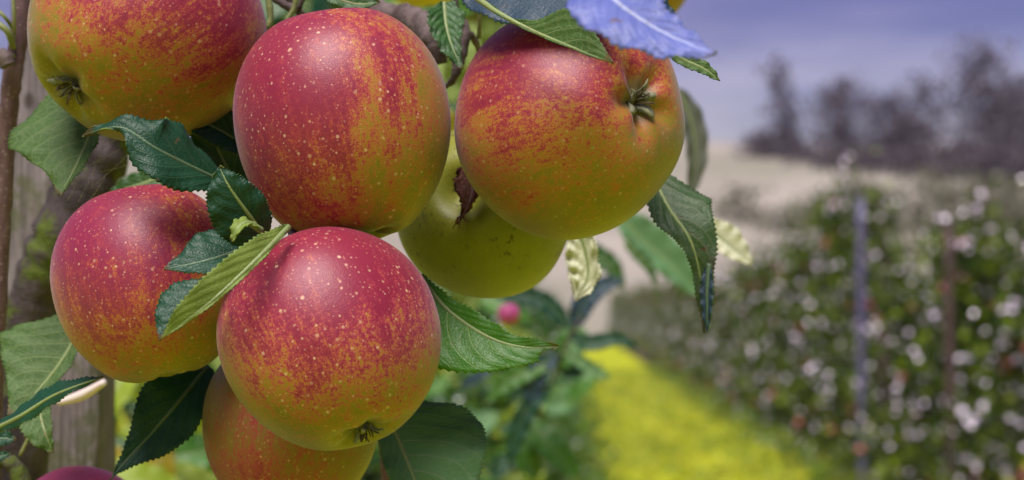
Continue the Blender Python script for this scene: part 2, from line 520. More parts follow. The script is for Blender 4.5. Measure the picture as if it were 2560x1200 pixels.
def plain(name, c, rough=0.6, spec=0.4, var=0.3, scale=20):
    t = NT(name)
    n = t.noise(t.coord('Object'), scale, 4, 0.6)
    t.base(t.mix(n, tuple(x * (1 - var) for x in c), tuple(x * (1 + var) for x in c)), rough, spec)
    return t.m


M['pipe'] = plain('pale_pipe', (0.42, 0.36, 0.44), 0.45)
M['post_metal'] = plain('galvanised_post', (0.10, 0.088, 0.17), 0.45, 0.5, 0.15, 3)
M['post_wood'] = plain('brown_post', (0.075, 0.045, 0.045), 0.8, 0.3, 0.3, 6)
M['stub'] = plain('peeled_wood', (0.78, 0.66, 0.60), 0.6, 0.4, 0.1, 90)
M['web'] = plain('spider_silk', (0.6, 0.6, 0.62), 0.3, 0.5, 0.1, 10)
M['fruit'] = plain('far_fruit', (0.36, 0.10, 0.09), 0.3, 0.6, 0.4, 2)
M['fruit_pink'] = plain('far_fruit_pink', (0.60, 0.10, 0.28), 0.35, 0.5, 0.25, 14)
M['hedge'] = far_leaf_mat('orchard_leaves', (0.004, 0.015, 0.002), (0.22, 0.31, 0.004), (0.02, 0.045, 0.004), rough=0.45, spec=0.25, pale=(0.80, 0.68, 0.84), glint_share=0.07)  # pale tone paints sky and sun glints, dark tone the shaded interior
M['near_row'] = far_leaf_mat('near_row_leaves', (0.012, 0.05, 0.014), (0.14, 0.26, 0.008), (0.08, 0.15, 0.03), trans=0.35, pale=(0.60, 0.60, 0.62), glint_share=0.03)  # the pale share is painted glints here too
M['weed'] = far_leaf_mat('weed_leaves', (0.03, 0.07, 0.008), (0.16, 0.24, 0.010), (0.08, 0.13, 0.02), trans=0.3)
M['canopy'] = far_leaf_mat('canopy_leaves', (0.035, 0.07, 0.012), (0.16, 0.20, 0.02), (0.16, 0.20, 0.08), trans=0.4)
M['far_tree'] = far_leaf_mat('haze_tinted_leaves', (0.022, 0.012, 0.020), (0.075, 0.044, 0.050), (0.06, 0.045, 0.06), rough=0.5, trans=0.1)  # purple tint of distant haze put into the leaf colour

M['far_shrub'] = far_leaf_mat('olive_leaves', (0.07, 0.075, 0.030), (0.17, 0.16, 0.08), (0.14, 0.14, 0.09), rough=0.5, trans=0.1)


def ground_mat(name, a, b, c, scale):
    t = NT(name)
    ob = t.coord('Object')
    n = t.noise(ob, scale, 5, 0.65)
    n2 = t.noise(ob, scale * 0.25, 3, 0.5)
    col = t.mix(t.step(n, 0.3, 0.7), a, b)
    col = t.mix(t.step(n2, 0.45, 0.7), col, c)
    if name == 'mown_grass':
        n3 = t.noise(t.vmath('MULTIPLY', ob, (1.0, 0.35, 1)), 1.1, 4, 0.6)
        col = t.mix(t.math('MULTIPLY', t.step(n3, 0.52, 0.66), 0.75), col, (0.09, 0.13, 0.010))
    t.base(col, 0.9, 0.1)
    t.bump(n, 0.5, 0.05)
    return t.m


M['grass'] = ground_mat('mown_grass', (0.24, 0.28, 0.010), (0.50, 0.50, 0.014), (0.16, 0.23, 0.012), 1.5)
M['soil'] = ground_mat('bare_soil', (0.045, 0.034, 0.026), (0.085, 0.062, 0.045), (0.05, 0.06, 0.015), 3.0)
M['hill'] = ground_mat('dry_stubble', (0.22, 0.20, 0.16), (0.31, 0.28, 0.235), (0.15, 0.15, 0.095), 0.05)
M['blade'] = far_leaf_mat('grass_blades', (0.10, 0.18, 0.008), (0.50, 0.54, 0.014), (0.34, 0.32, 0.03), rough=0.5, trans=0.3)

# ------------------------------------------------------------------ setting: ground, soil strips, hill
ROWDX = (1430.0 - 1280.0) / F             # the rows run slightly to the right


def rowx(lat, Y):
    return lat + ROWDX * Y


def strip(name, lat0, lat1, y0, y1, z, mat):
    ys = np.linspace(y0, y1, 30)
    v, f = [], []
    for i, y in enumerate(ys):
        v += [(rowx(lat0, y) + 0.06 * math.sin(y * 2.1), y, z), (rowx(lat1, y) + 0.06 * math.sin(y * 1.7 + 1), y, z)]
        if i: f.append((2 * i - 2, 2 * i - 1, 2 * i + 1, 2 * i))
    return tag(mesh_obj(name, v, f, mat, smooth=False), kind='structure')


tag(mesh_obj('ground', [(-500, -60, 0), (500, -60, 0), (500, 900, 0), (-500, 900, 0)], [(0, 1, 2, 3)], M['grass'], smooth=False), kind='structure')
strip('soil_strip', 2.45, 3.6, 4, 128, 0.004, M['soil'])
strip('soil_strip', 5.5, 6.6, 8, 128, 0.004, M['soil'])
strip('soil_strip', -1.4, -0.25, 0.3, 128, 0.004, M['soil'])

nx, ny = 70, 24
hx = np.linspace(-300, 340, nx); hy = np.linspace(130, 420, ny)
hv = []
for y in hy:
    for x in hx:
        s = max(0.0, (y - 130) / (420 - 130))
        z = -0.4 + 36.5 * (1 - (1 - s) ** 2.0) + (1.0 * math.sin(x * 0.045 + 1.0) + 0.7 * math.sin(x * 0.11 + y * 0.02)) * min(1, s * 3)
        hv.append((x, y, z))
hf = [(j * nx + i, j * nx + i + 1, (j + 1) * nx + i + 1, (j + 1) * nx + i) for j in range(ny - 1) for i in range(nx - 1)]
tag(mesh_obj('hill', hv, hf, M['hill']), kind='structure')


def hill_z(x, y):
    s = max(0.0, (y - 130) / (420 - 130))
    return -0.4 + 36.5 * (1 - (1 - s) ** 2.0) + (1.0 * math.sin(x * 0.045 + 1.0) + 0.7 * math.sin(x * 0.11 + y * 0.02)) * min(1, s * 3)


# ------------------------------------------------------------------ foliage masses
def leaf_cloud(centres, size, r_, up=0.35, aspect=0.55, var=0.35, fold=0.25, glint_share=0.0):
    """bent leaves (two quads each) at the given centres; returns verts, faces, tone per vertex"""
    n = len(centres)
    c = np.asarray(centres)
    L = size * (1 + var * (r_.random(n) - 0.5) * 2)
    t = r_.normal(size=(n, 3)); t[:, 2] -= 0.35
    t /= np.linalg.norm(t, axis=1)[:, None]
    nn = r_.normal(size=(n, 3)); nn[:, 2] += up * 3
    nn -= (nn * t).sum(1)[:, None] * t
    nn /= np.linalg.norm(nn, axis=1)[:, None] + 1e-9
    b = np.cross(nn, t)
    W = L * aspect
    tn = r_.random(n)
    if glint_share:
        pl = tn > 1 - glint_share                  # glints put in as pale leaves, turned between sun and camera
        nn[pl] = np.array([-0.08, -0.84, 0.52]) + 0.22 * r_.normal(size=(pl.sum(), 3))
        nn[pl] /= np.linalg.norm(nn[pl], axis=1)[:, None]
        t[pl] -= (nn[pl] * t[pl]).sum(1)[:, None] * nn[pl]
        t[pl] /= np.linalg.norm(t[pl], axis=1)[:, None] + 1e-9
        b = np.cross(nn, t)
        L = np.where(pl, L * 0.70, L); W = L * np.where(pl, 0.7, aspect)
    vs = np.empty((n, 8, 3))
    hl, hw = (L / 2)[:, None], (W / 2)[:, None]
    vs[:, 0] = c - t * hl
    vs[:, 1] = c - t * hl * 0.35 + b * hw + nn * hw * fold
    vs[:, 2] = c + t * hl * 0.35 + b * hw * 0.85 + nn * hw * fold
    vs[:, 3] = c + t * hl - nn * hl * 0.25
    vs[:, 4] = c + t * hl * 0.35 - b * hw * 0.85 + nn * hw * fold
    vs[:, 5] = c - t * hl * 0.35 - b * hw + nn * hw * fold
    vs[:, 6] = c - t * hl * 0.35
    vs[:, 7] = c + t * hl * 0.35 - nn * hl * 0.04
    base = (np.arange(n) * 8)[:, None]
    quads = np.array([[0, 6, 1, 1], [6, 7, 2, 1], [7, 3, 2, 2], [0, 5, 6, 6], [5, 4, 7, 6], [4, 3, 7, 7]])
    faces = []
    for q in quads:
        q = list(dict.fromkeys(q))
        faces += (base + np.array(q)[None, :]).tolist()
    tone = np.repeat(tn, 8)
    return vs.reshape(-1, 3), faces, tone


def cloud_obj(name, vft, mat, parent=None, stuff=True):
    v, f, tone = vft
    o = mesh_obj(name, v, f, mat, parent, smooth=False, local=True)
    at = o.data.attributes.new('leaf_tone', 'FLOAT', 'POINT')
    at.data.foreach_set('value', tone.astype(np.float32))
    if stuff: o['kind'] = 'stuff'
    return o


def ball_geo(c, r, seg=8, rings=5):
    v, f = [], []
    for i in range(rings + 1):
        th = math.pi * i / rings
        for j in range(seg):
            ph = 2 * math.pi * j / seg
            v.append((c[0] + r * math.sin(th) * math.cos(ph), c[1] + r * math.sin(th) * math.sin(ph), c[2] + r * 0.9 * math.cos(th)))
    for i in range(rings):
        for j in range(seg):
            j2 = (j + 1) % seg
            f.append((i * seg + j, (i + 1) * seg + j, (i + 1) * seg + j2, i * seg + j2))
    return v, f


def orchard_tree(seed, height, n_leaf, mat, leaf=0.075, fruits=14, width=0.62):
    """spindle apple tree of unit form: trunk, side branches, crown of leaves on shoots, fruit"""
    r_ = np.random.default_rng(seed)
    root = empty('orchard_tree')
    tube('trunk', [(0, 0, -0.02), (0.03, 0.01, height * 0.4), (-0.02, 0.02, height * 0.85)], [0.045, 0.035, 0.012], M['trunk'], root, seg=7, rough=0.06, seed=seed)
    cent, bgeo = [], []
    ns = 46
    for k in range(ns):
        z0 = 0.3 + (height * 0.9 - 0.3) * (k + r_.random()) / ns
        ang = r_.random() * 6.283
        rel = (z0 - 0.3) / (height - 0.3)
        ln = width * (1.05 - 0.75 * rel) * (0.6 + 0.7 * r_.random())
        dirv = np.array([math.cos(ang), math.sin(ang), 0.15 + 0.5 * rel + 0.3 * r_.normal() * 0.5])
        p0 = np.array([0, 0, z0])
        p1 = p0 + dirv * ln * 0.55 + np.array([0, 0, 0.04])
        p2 = p0 + dirv * ln + np.array([0, 0, -0.12 * ln + 0.1 * r_.normal()])
        bgeo.append(tube_geo([p0, p1, p2], [0.012, 0.008, 0.003], seg=4, n=5))
        m = n_leaf // ns
        s = 0.2 + 0.8 * r_.random(m) ** 0.7
        pts = (1 - s)[:, None] ** 2 * p0 + 2 * (s * (1 - s))[:, None] * p1 + (s ** 2)[:, None] * p2
        cent.append(pts + r_.normal(size=(m, 3)) * np.array([0.085, 0.085, 0.075]))
    for k in range(9):          # upright leaders
        x, y = r_.normal(size=2) * 0.16
        ztop = height * (0.86 + 0.28 * r_.random())
        zs = np.linspace(height * 0.7, ztop, 14)
        cent.append(np.stack([x * np.ones(14), y * np.ones(14), zs], 1) + r_.normal(size=(14, 3)) * 0.05)
        bgeo.append(tube_geo([(0, 0, height * 0.6), (x, y, ztop)], [0.008, 0.003], seg=4, n=4))
    cent = np.vstack(cent)
    cent[:, 2] = np.maximum(cent[:, 2], 0.12)
    v, f = join_geo(bgeo)
    mesh_obj('branches', v, f, M['trunk'], root, local=True)['kind'] = 'stuff'
    cloud_obj('crown', leaf_cloud(cent, leaf, r_, glint_share=0.07 if fruits > 10 else 0.03), mat, root)
    if fruits:
        ii = r_.choice(len(cent), fruits, replace=False)
        v, f = join_geo([ball_geo(cent[i] + np.array([0, 0, -0.05]), 0.034 + 0.006 * r_.random()) for i in ii])
        mesh_obj('fruit', v, f, M['fruit'], root, local=True)['kind'] = 'stuff'
    return root


def copy_tree(o, parent=None):
    c = o.copy(); COL.objects.link(c)
    c.parent = parent
    for ch in list(o.children): copy_tree(ch, c)
    return c


def plant(protos, used, i, loc, scale, rz, label, group, cat='tree'):
    p = protos[i % len(protos)]
    o = p if not used[i % len(protos)] else copy_tree(p)
    used[i % len(protos)] = True
    o.location = loc
    o.scale = scale
    o.rotation_euler = (0, 0, rz)
    return tag(o, label, cat, group)


# the row right of the grass alley: tops follow the photograph's skyline
sky_px = [1560, 1640, 1750, 1850, 1900, 1980, 2040, 2085, 2150, 2195, 2240, 2300, 2350, 2390, 2450, 2560, 2750, 3200]
sky_py = [735, 715, 690, 690, 645, 612, 590, 455, 425, 520, 620, 690, 660, 545, 560, 525, 480, 430]
protos = [orchard_tree(100 + k, 2.4, 2300, M['hedge'], fruits=11) for k in range(6)]
used = [False] * 6
Y = 10.7
i = 0
while Y < 127:
    x = rowx(3.0, Y)
    px = 1280 + x / Y * F
    top = 1.6 + (790 - np.interp(px, sky_px, sky_py)) / F * Y
    lab = 'orchard apple tree standing in the blurred row right of the yellow grass strip'
    if abs(Y - 18.9) < 0.6: lab = 'tallest pointed apple tree of the blurred row, beside the lavender grey post'
    if i == 0: lab = 'foremost apple tree of the blurred row, cut off by the right edge'
    o = plant(protos, used, i, (x + random.uniform(-.08, .08), Y, 0), (1.0, 1.0, top / 2.4 * random.uniform(0.96, 1.04)), random.uniform(-.4, .4), lab,
              'orchard trees of the row right of the grass')
    Y += 1.15 + (0.5 if Y > 30 else 0) + (1.0 if Y > 60 else 0) + random.uniform(-.1, .1)
    i += 1
Y = 13.0
while Y < 120:
    plant(protos, used, i, (rowx(6.0, Y), Y, 0), (1.05, 1.05, random.uniform(0.9, 1.02)), random.uniform(-.4, .4),
          'orchard apple tree of the second row, glimpsed through the gaps of the first', 'orchard trees of the second row')
    Y += 1.9 if Y < 60 else 3.0; i += 1

protos2 = [orchard_tree(200 + k, 2.2, 2300, M['near_row'], leaf=0.085, fruits=8, width=0.66) for k in range(3)]
used2 = [False] * 3
Y = 3.6
i = 0
while Y < 120:
    lat = -0.62 if Y > 6 else -0.75
    plant(protos2, used2, i, (rowx(lat, Y), Y, 0), (1.0, 1.0, (0.68 if Y < 8 else 0.8) * random.uniform(0.95, 1.05)), random.uniform(-.4, .4),
          'apple tree behind the fruit cluster, left of the yellow grass strip', 'orchard trees of the row behind the fruit')
    Y += 1.15 + (0.6 if Y > 22 else 0) + (1.2 if Y > 50 else 0); i += 1

# grass blades and weeds standing along the alley, taller in uneven tufts toward both rows
r_ = np.random.default_rng(5)
n = 20000
yy = 8 + 45 * r_.random(n) ** 1.5
lat = -0.2 + 2.85 * r_.random(n)
patch = np.sin(lat * 5.1 + yy * 1.3) * np.sin(yy * 0.9 - lat * 2.2)
edge = np.maximum(np.clip((lat - 2.0) / 0.6, 0, 1), np.clip((0.45 - lat) / 0.6, 0, 1))
zz = 0.03 + 0.05 * r_.random(n) * (1 + patch) + 0.16 * edge * r_.random(n) * (1 + patch)
g = leaf_cloud(np.stack([lat + ROWDX * yy, yy, zz], 1), 0.15, r_, up=0.05, aspect=0.12)
g = (g[0], g[1], np.repeat(np.clip(0.55 + 0.45 * patch + 0.25 * r_.normal(size=n) - 0.4 * edge, 0, 1), 8))
tag(cloud_obj('grass', g, M['blade']), kind='stuff')
m = 7000
side = r_.random(m) < 0.5
yy = 8 + 45 * r_.random(m) ** 1.4
lat = np.where(side, 2.45 + 0.28 * r_.normal(size=m), -0.1 + 0.25 * r_.normal(size=m))
keep = (np.sin(yy * 2.3 + side) + np.sin(yy * 5.7)) > -0.5
yy, lat = yy[keep], lat[keep]
g = leaf_cloud(np.stack([lat + ROWDX * yy, yy, 0.05 + 0.28 * r_.random(len(yy)) ** 1.5], 1), 0.10, r_, up=0.2, aspect=0.45)
tag(cloud_obj('weeds', g, M['weed']), kind='stuff')

# ------------------------------------------------------------------ far trees on the hill
def far_tree(px, base_py, top_py, width_px, Yd, label, dens=1.0, seed=0, lean=0.0):
    r_ = np.random.default_rng(seed)
    b = CAM + (Vector(P(px, base_py, 1.0)) - CAM) * Yd
    h = (base_py - top_py) / F * Yd
    w = width_px / F * Yd / 2
    zb = hill_z(b.x, b.y)
    root = empty('far_tree', (b.x, b.y, min(zb, b.z)))
    tag(root, label, 'tree', 'tall trees on the pale hill')
    z0 = b.z - min(zb, b.z)
    tube('trunk', [(0, 0, -0.3), (lean * h * 0.3, 0, z0 + h * 0.4), (lean * h, 0, z0 + h * 0.93)], [0.16, 0.12, 0.04], M['trunk'], root, local=True, seg=7, rough=0.05, seed=seed)
    cent = []
    nb = int(34 * dens)
    for k in range(nb):
        s = (k + r_.random()) / nb
        a = r_.random() * 6.283
        prof = (math.sin(math.pi * min(1, (0.12 + s * 0.86))) ** 0.7)
        rr = w * prof * (0.2 + 0.9 * r_.random())
        c = np.array([lean * h * s + rr * math.cos(a), rr * math.sin(a), z0 + h * (-0.12 + 1.08 * s)])
        cent.append(c + r_.normal(size=(60, 3)) * np.array([w * 0.42, w * 0.42, h * 0.09]))
    cloud_obj('crown', leaf_cloud(np.vstack(cent), 0.66, r_, aspect=0.6), M['far_shrub'] if base_py > 500 else M['far_tree'], root)
    return root


for k, (px, bp, tp, w, Yd, de, le, lab) in enumerate([
    (1985, 405, 165, 70, 234, 0.45, -0.22, 'thin leaning tree at the left end of the trees on the hill'),
    (1925, 415, 330, 130, 232, 0.5, 0, 'low blurred bush at the left end of the hill trees'),
    (2110, 425, 205, 130, 226, 0.9, 0.05, 'broad brown tree between the leaning tree and the twin stems'),
    (2195, 430, 240, 110, 232, 0.6, 0.1, 'slim brown tree right of the broad brown hill tree'),
    (2290, 445, 290, 110, 226, 0.7, -0.15, 'short hill tree midway between the slim tree and the dark tall one'),
    (2330, 440, 195, 120, 236, 0.55, -0.1, 'loose purple brown tree just left of the dark tall tree'),
    (2448, 425, 110, 130, 230, 1.1, 0.0, 'tallest and darkest tree on the hill, near the right edge'),
    (2530, 430, 200, 150, 226, 1.0, 0.05, 'dark wide tree at the right edge of the picture on the hill'),
    (2640, 430, 190, 170, 228, 1.0, 0.0, 'dark tree beyond the right edge of the picture on the hill'),
    (2190, 600, 455, 150, 174, 0.35, 0, 'loose olive shrub on the hill above the tallest row tree'),
    (2340, 590, 430, 170, 175, 0.4, 0, 'loose olive shrub on the hill right of the tallest row tree'),
    (2500, 560, 440, 170, 176, 0.4, 0, 'loose olive shrub on the hill at the right edge'),
    (2040, 610, 500, 140, 172, 0.25, 0, 'faint olive shrub on the pale hill left of the tallest row tree'),
    (2420, 640, 480, 190, 170, 0.45, 0, 'olive shrub on the hill above the gap in the row'),
    (2270, 690, 560, 150, 170, 0.4, 0, 'low olive shrub showing in the gap of the row'),
    (1850, 560, 440, 120, 178, 0.12, 0, 'very thin pale shrub on the hill just right of the apples'),
    (1960, 640, 520, 150, 172, 0.22, 0, 'thin olive shrub low on the hill above the row'),
    (1800, 690, 600, 160, 166, 0.22, 0, 'thin olive shrub at the foot of the hill beside the purplish leaf'),
    (2230, 490, 365, 260, 224, 0.5, 0, 'low dark thicket at the foot of the hill trees'),
    (2460, 430, 360, 220, 223, 0.6, 0, 'low dark thicket below the tallest hill tree'),
    (2080, 470, 370, 200, 223, 0.5, 0, 'low dark thicket below the broad brown hill tree')]):
    far_tree(px, bp, tp, w * 1.15, Yd, lab, de, 300 + k, le)

# ------------------------------------------------------------------ posts and pipe in the row
def row_post(px, Y, top_py, r, mat, label):
    x = GX(px, Y)
    h = 1.6 + (790 - top_py) / F * Y
    o = empty('row_post', (x, Y, 0))
    tag(o, label, 'post', 'posts of the blurred row')
    tube('shaft', [(x, Y, -0.1), (x, Y, h * 0.5), (x, Y, h)], [r, r, r], mat, o, seg=12)
    tube('cap', [(x, Y, h), (x, Y, h + 0.03)], [r * 1.15, r * 1.05], mat, o, seg=12, n=3)
    for zz in (0.7, 1.3, 1.9):
        tube('wire_clip', [(x - r * 1.25, Y - r * 1.05, zz), (x + r * 1.25, Y - r * 1.05, zz)], [0.008, 0.008], M['trunk'], o, seg=5, n=3)


row_post(2152, 15.8, 500, 0.034, M['post_metal'], 'lavender grey metal post in the blurred row of trees')
row_post(2372, 12.0, 570, 0.028, M['post_wood'], 'brown wooden post at the right of the blurred row')
row_post(2208, 15.6, 820, 0.030, M['post_wood'], 'dark thin stake just right of the lavender grey post')
pa, pb, pc = P(2170, 1108, 16.6), P(2390, 1182, 15.2), P(2700, 1290, 13.3)
tag(tube('irrigation_pipe', [pa, pb, pc], [0.045] * 3, M['pipe'], seg=10), 'pale mauve pipe slanting along the foot of the blurred row', 'pipe')

# ------------------------------------------------------------------ air
hm = bpy.data.materials.new('haze_air'); hm.use_nodes = True
hn = hm.node_tree.nodes; hn.remove(hn['Principled BSDF'])
hv_ = hn.new('ShaderNodeVolumePrincipled')
hv_.inputs['Color'].default_value = (0.86, 0.82, 0.98, 1)
hv_.inputs['Density'].default_value = HAZE
hv_.inputs['Anisotropy'].default_value = 0.0
hm.node_tree.links.new(hv_.outputs[0], hn['Material Output'].inputs['Volume'])
X0, X1, Y0, Y1, Z0, Z1 = -520, 520, -70, 920, -1.5, 48
tag(mesh_obj('haze', [(X0, Y0, Z0), (X1, Y0, Z0), (X1, Y1, Z0), (X0, Y1, Z0), (X0, Y0, Z1), (X1, Y0, Z1), (X1, Y1, Z1), (X0, Y1, Z1)],
             [(3, 2, 1, 0), (4, 5, 6, 7), (0, 1, 5, 4), (1, 2, 6, 5), (2, 3, 7, 6), (3, 0, 4, 7)], hm, smooth=False), kind='stuff')

# ------------------------------------------------------------------ the apple tree in front
TREE = empty('apple_tree', (-0.14, 0.72, 0))
tag(TREE, 'foreground apple tree whose leafy twigs carry the ripe apples', 'tree')
BACK = empty('apple_tree', (0.05, 1.3, 0))
tag(BACK, 'blurred leafy shoots of the next apple tree, right behind the fruit cluster', 'tree')


def prof(W, u, ovate=True):
    if isinstance(W, (int, float)):
        w = (u ** 0.55) * ((1 - u) ** 0.80)
        return W * w / 0.486
    x = np.linspace(0, 1, len(W))
    y = np.interp(u, x, W)
    k = max(3, int(len(u) / (len(W) * 1.6)) | 1)
    pad = k // 2
    yp = np.concatenate([2 * y[0] - y[pad:0:-1], y, 2 * y[-1] - y[-2:-pad - 2:-1]])
    return np.maximum(np.convolve(yp, np.ones(k) / k, 'valid'), 0.0)


def leaf(pts, nrm, WL, WR, foldL=0.25, foldR=0.25, curlL=0.0, curlR=0.0, top='leaf_green', under='leaf_under', rib='rib', teeth=30, tooth=7.0,
         wave=3.5, label=None, parent=None, petiole=None, bites=(), quilt=1.0, seed=0, nv=11, name='leaf', crumple=0.0, wavef=5.0):
    r_ = np.random.default_rng(seed + 17)
    parent = parent or TREE
    d = np.mean([p[2] for p in pts])
    m = d / F
    nu = teeth * 5 + 1
    S = catmull([tuple(P(*p)) for p in pts], nu)
    nr = nrm if isinstance(nrm, list) else [nrm, nrm]
    N = catmull([tuple(V(*q)) for q in nr], nu)
    T = np.gradient(S, axis=0); T /= np.linalg.norm(T, axis=1)[:, None]
    N = N - (N * T).sum(1)[:, None] * T
    N /= np.linalg.norm(N, axis=1)[:, None]
    B = np.cross(T, N)
    u = np.linspace(0, 1, nu)
    tt = (u * teeth + 0.15 * np.sin(u * 23 + seed)) % 1.0
    saw = np.where(tt < 0.72, tt / 0.72, (1 - tt) / 0.28) - 0.45
    saw *= 0.7 + 0.6 * np.interp(u * teeth, np.arange(teeth + 2), r_.random(teeth + 2))
    ncol = 2 * nv + 1
    vv = np.empty((nu, ncol, 3)); uv = np.empty((nu, ncol, 2))
    vv[:, nv] = S; uv[:, nv, 0] = u; uv[:, nv, 1] = 0.5
    ph = r_.random(4) * 6.28
    for sgn, W, fold, curl in ((-1, WL, foldL, curlL), (1, WR, foldR, curlR)):
        w = prof(W, u) * m
        f0 = np.interp(u, np.linspace(0, 1, len(fold)), fold) if isinstance(fold, (list, tuple)) else np.full(nu, fold)
        c0 = np.interp(u, np.linspace(0, 1, len(curl)), curl) if isinstance(curl, (list, tuple)) else np.full(nu, curl)
        x = np.zeros(nu); z = np.zeros(nu)
        sx = 0.0
        for k in range(1, nv + 1):
            s = (k / nv)
            ds = 1.0 / nv
            a = f0 + c0 * (s - ds / 2)
            x = x + np.cos(a) * ds; z = z + np.sin(a) * ds
            te = 1 + np.where(w > 1e-5, np.minimum(tooth * m / np.maximum(w, 1e-5), 0.35), 0) * saw * (s ** 10)
            u0 = u - 0.30 * s * (0.75 + 0.35 * s)
            fr = (u0 * 8 + (0.45 if sgn > 0 else 0) + 10) % 1.0
            q = np.abs(np.sin(np.pi * fr)) ** 0.7 * s * (1.15 - s) * 3.0 * 0.00055 * quilt * np.minimum(1, w / (60 * m))
            wv = wave * m * np.sin(u * wavef * 6.28 + ph[0 if sgn < 0 else 1] + s) * s ** 2
            cr = 0.0
            if crumple:
                cr = crumple * m * (np.sin(u * 31 + s * 9 + ph[2]) + np.sin(u * 17 - s * 13 * sgn + ph[3])) * s
            pos = S + (B.T * (sgn * w * x * te)).T + (N.T * (w * z + q + wv + cr)).T
            pos = pos + (T.T * (w * 0.10 * s * s)).T
            col = nv + sgn * k
            vv[:, col] = pos; uv[:, col, 0] = u; uv[:, col, 1] = 0.5 + 0.5 * sgn * s
    idx = np.arange(nu * ncol).reshape(nu, ncol)
    f = np.stack([idx[:-1, :-1], idx[:-1, 1:], idx[1:, 1:], idx[1:, :-1]], -1).reshape(-1, 4)
    # T x N = B (columns run along +B): the face turns its normal to N
    if bites:
        cu = (uv[idx[:-1, :-1].ravel() // ncol, idx[:-1, :-1].ravel() % ncol])
        keep = np.ones(len(f), bool)
        for (bu, bv, ru, rv) in bites:
            vsg = cu[:, 1] * 2 - 1
            wob = 1 + 0.18 * np.sin(np.arctan2((vsg - bv) / rv, (cu[:, 0] - bu) / ru) * 5 + bu * 40)
            keep &= ((cu[:, 0] - bu) / ru) ** 2 + ((vsg - bv) / rv) ** 2 > wob
        f = f[keep]
    o = mesh_obj(name, vv.reshape(-1, 3), f[:, ::-1], [M[top], M[under]], parent, uv=uv.reshape(-1, 2))
    fn = np.array(o.data.polygons[len(o.data.polygons) // 2].normal)
    if fn @ N[nu // 2] < 0:
        o.data.flip_normals()
    sm = o.modifiers.new('thickness', 'SOLIDIFY'); sm.thickness = 0.00035; sm.offset = -1; sm.material_offset = 1; sm.material_offset_rim = 1
    if label: o['label'] = label
    # midrib: tapered, standing out of the underside and showing as a line above
    c = S[::5] - N[::5] * 0.00025
    tube('midrib', [tuple(q) for q in c[:max(4, int(len(c) * 0.97))]], [0.0011, 0.0007, 0.0003], M[rib], parent=o, seg=6, n=30)
    if petiole:
        pl = [P(*q) for q in petiole] + [Vector(S[0]), Vector(S[3])]
        tube('petiole', pl, [0.0011, 0.0009, 0.0010], M['petiole'], parent=o, seg=7, n=16)
    return o


# ------------------------------------------------------------------ apples
APPLES = 'apples on the foreground tree'


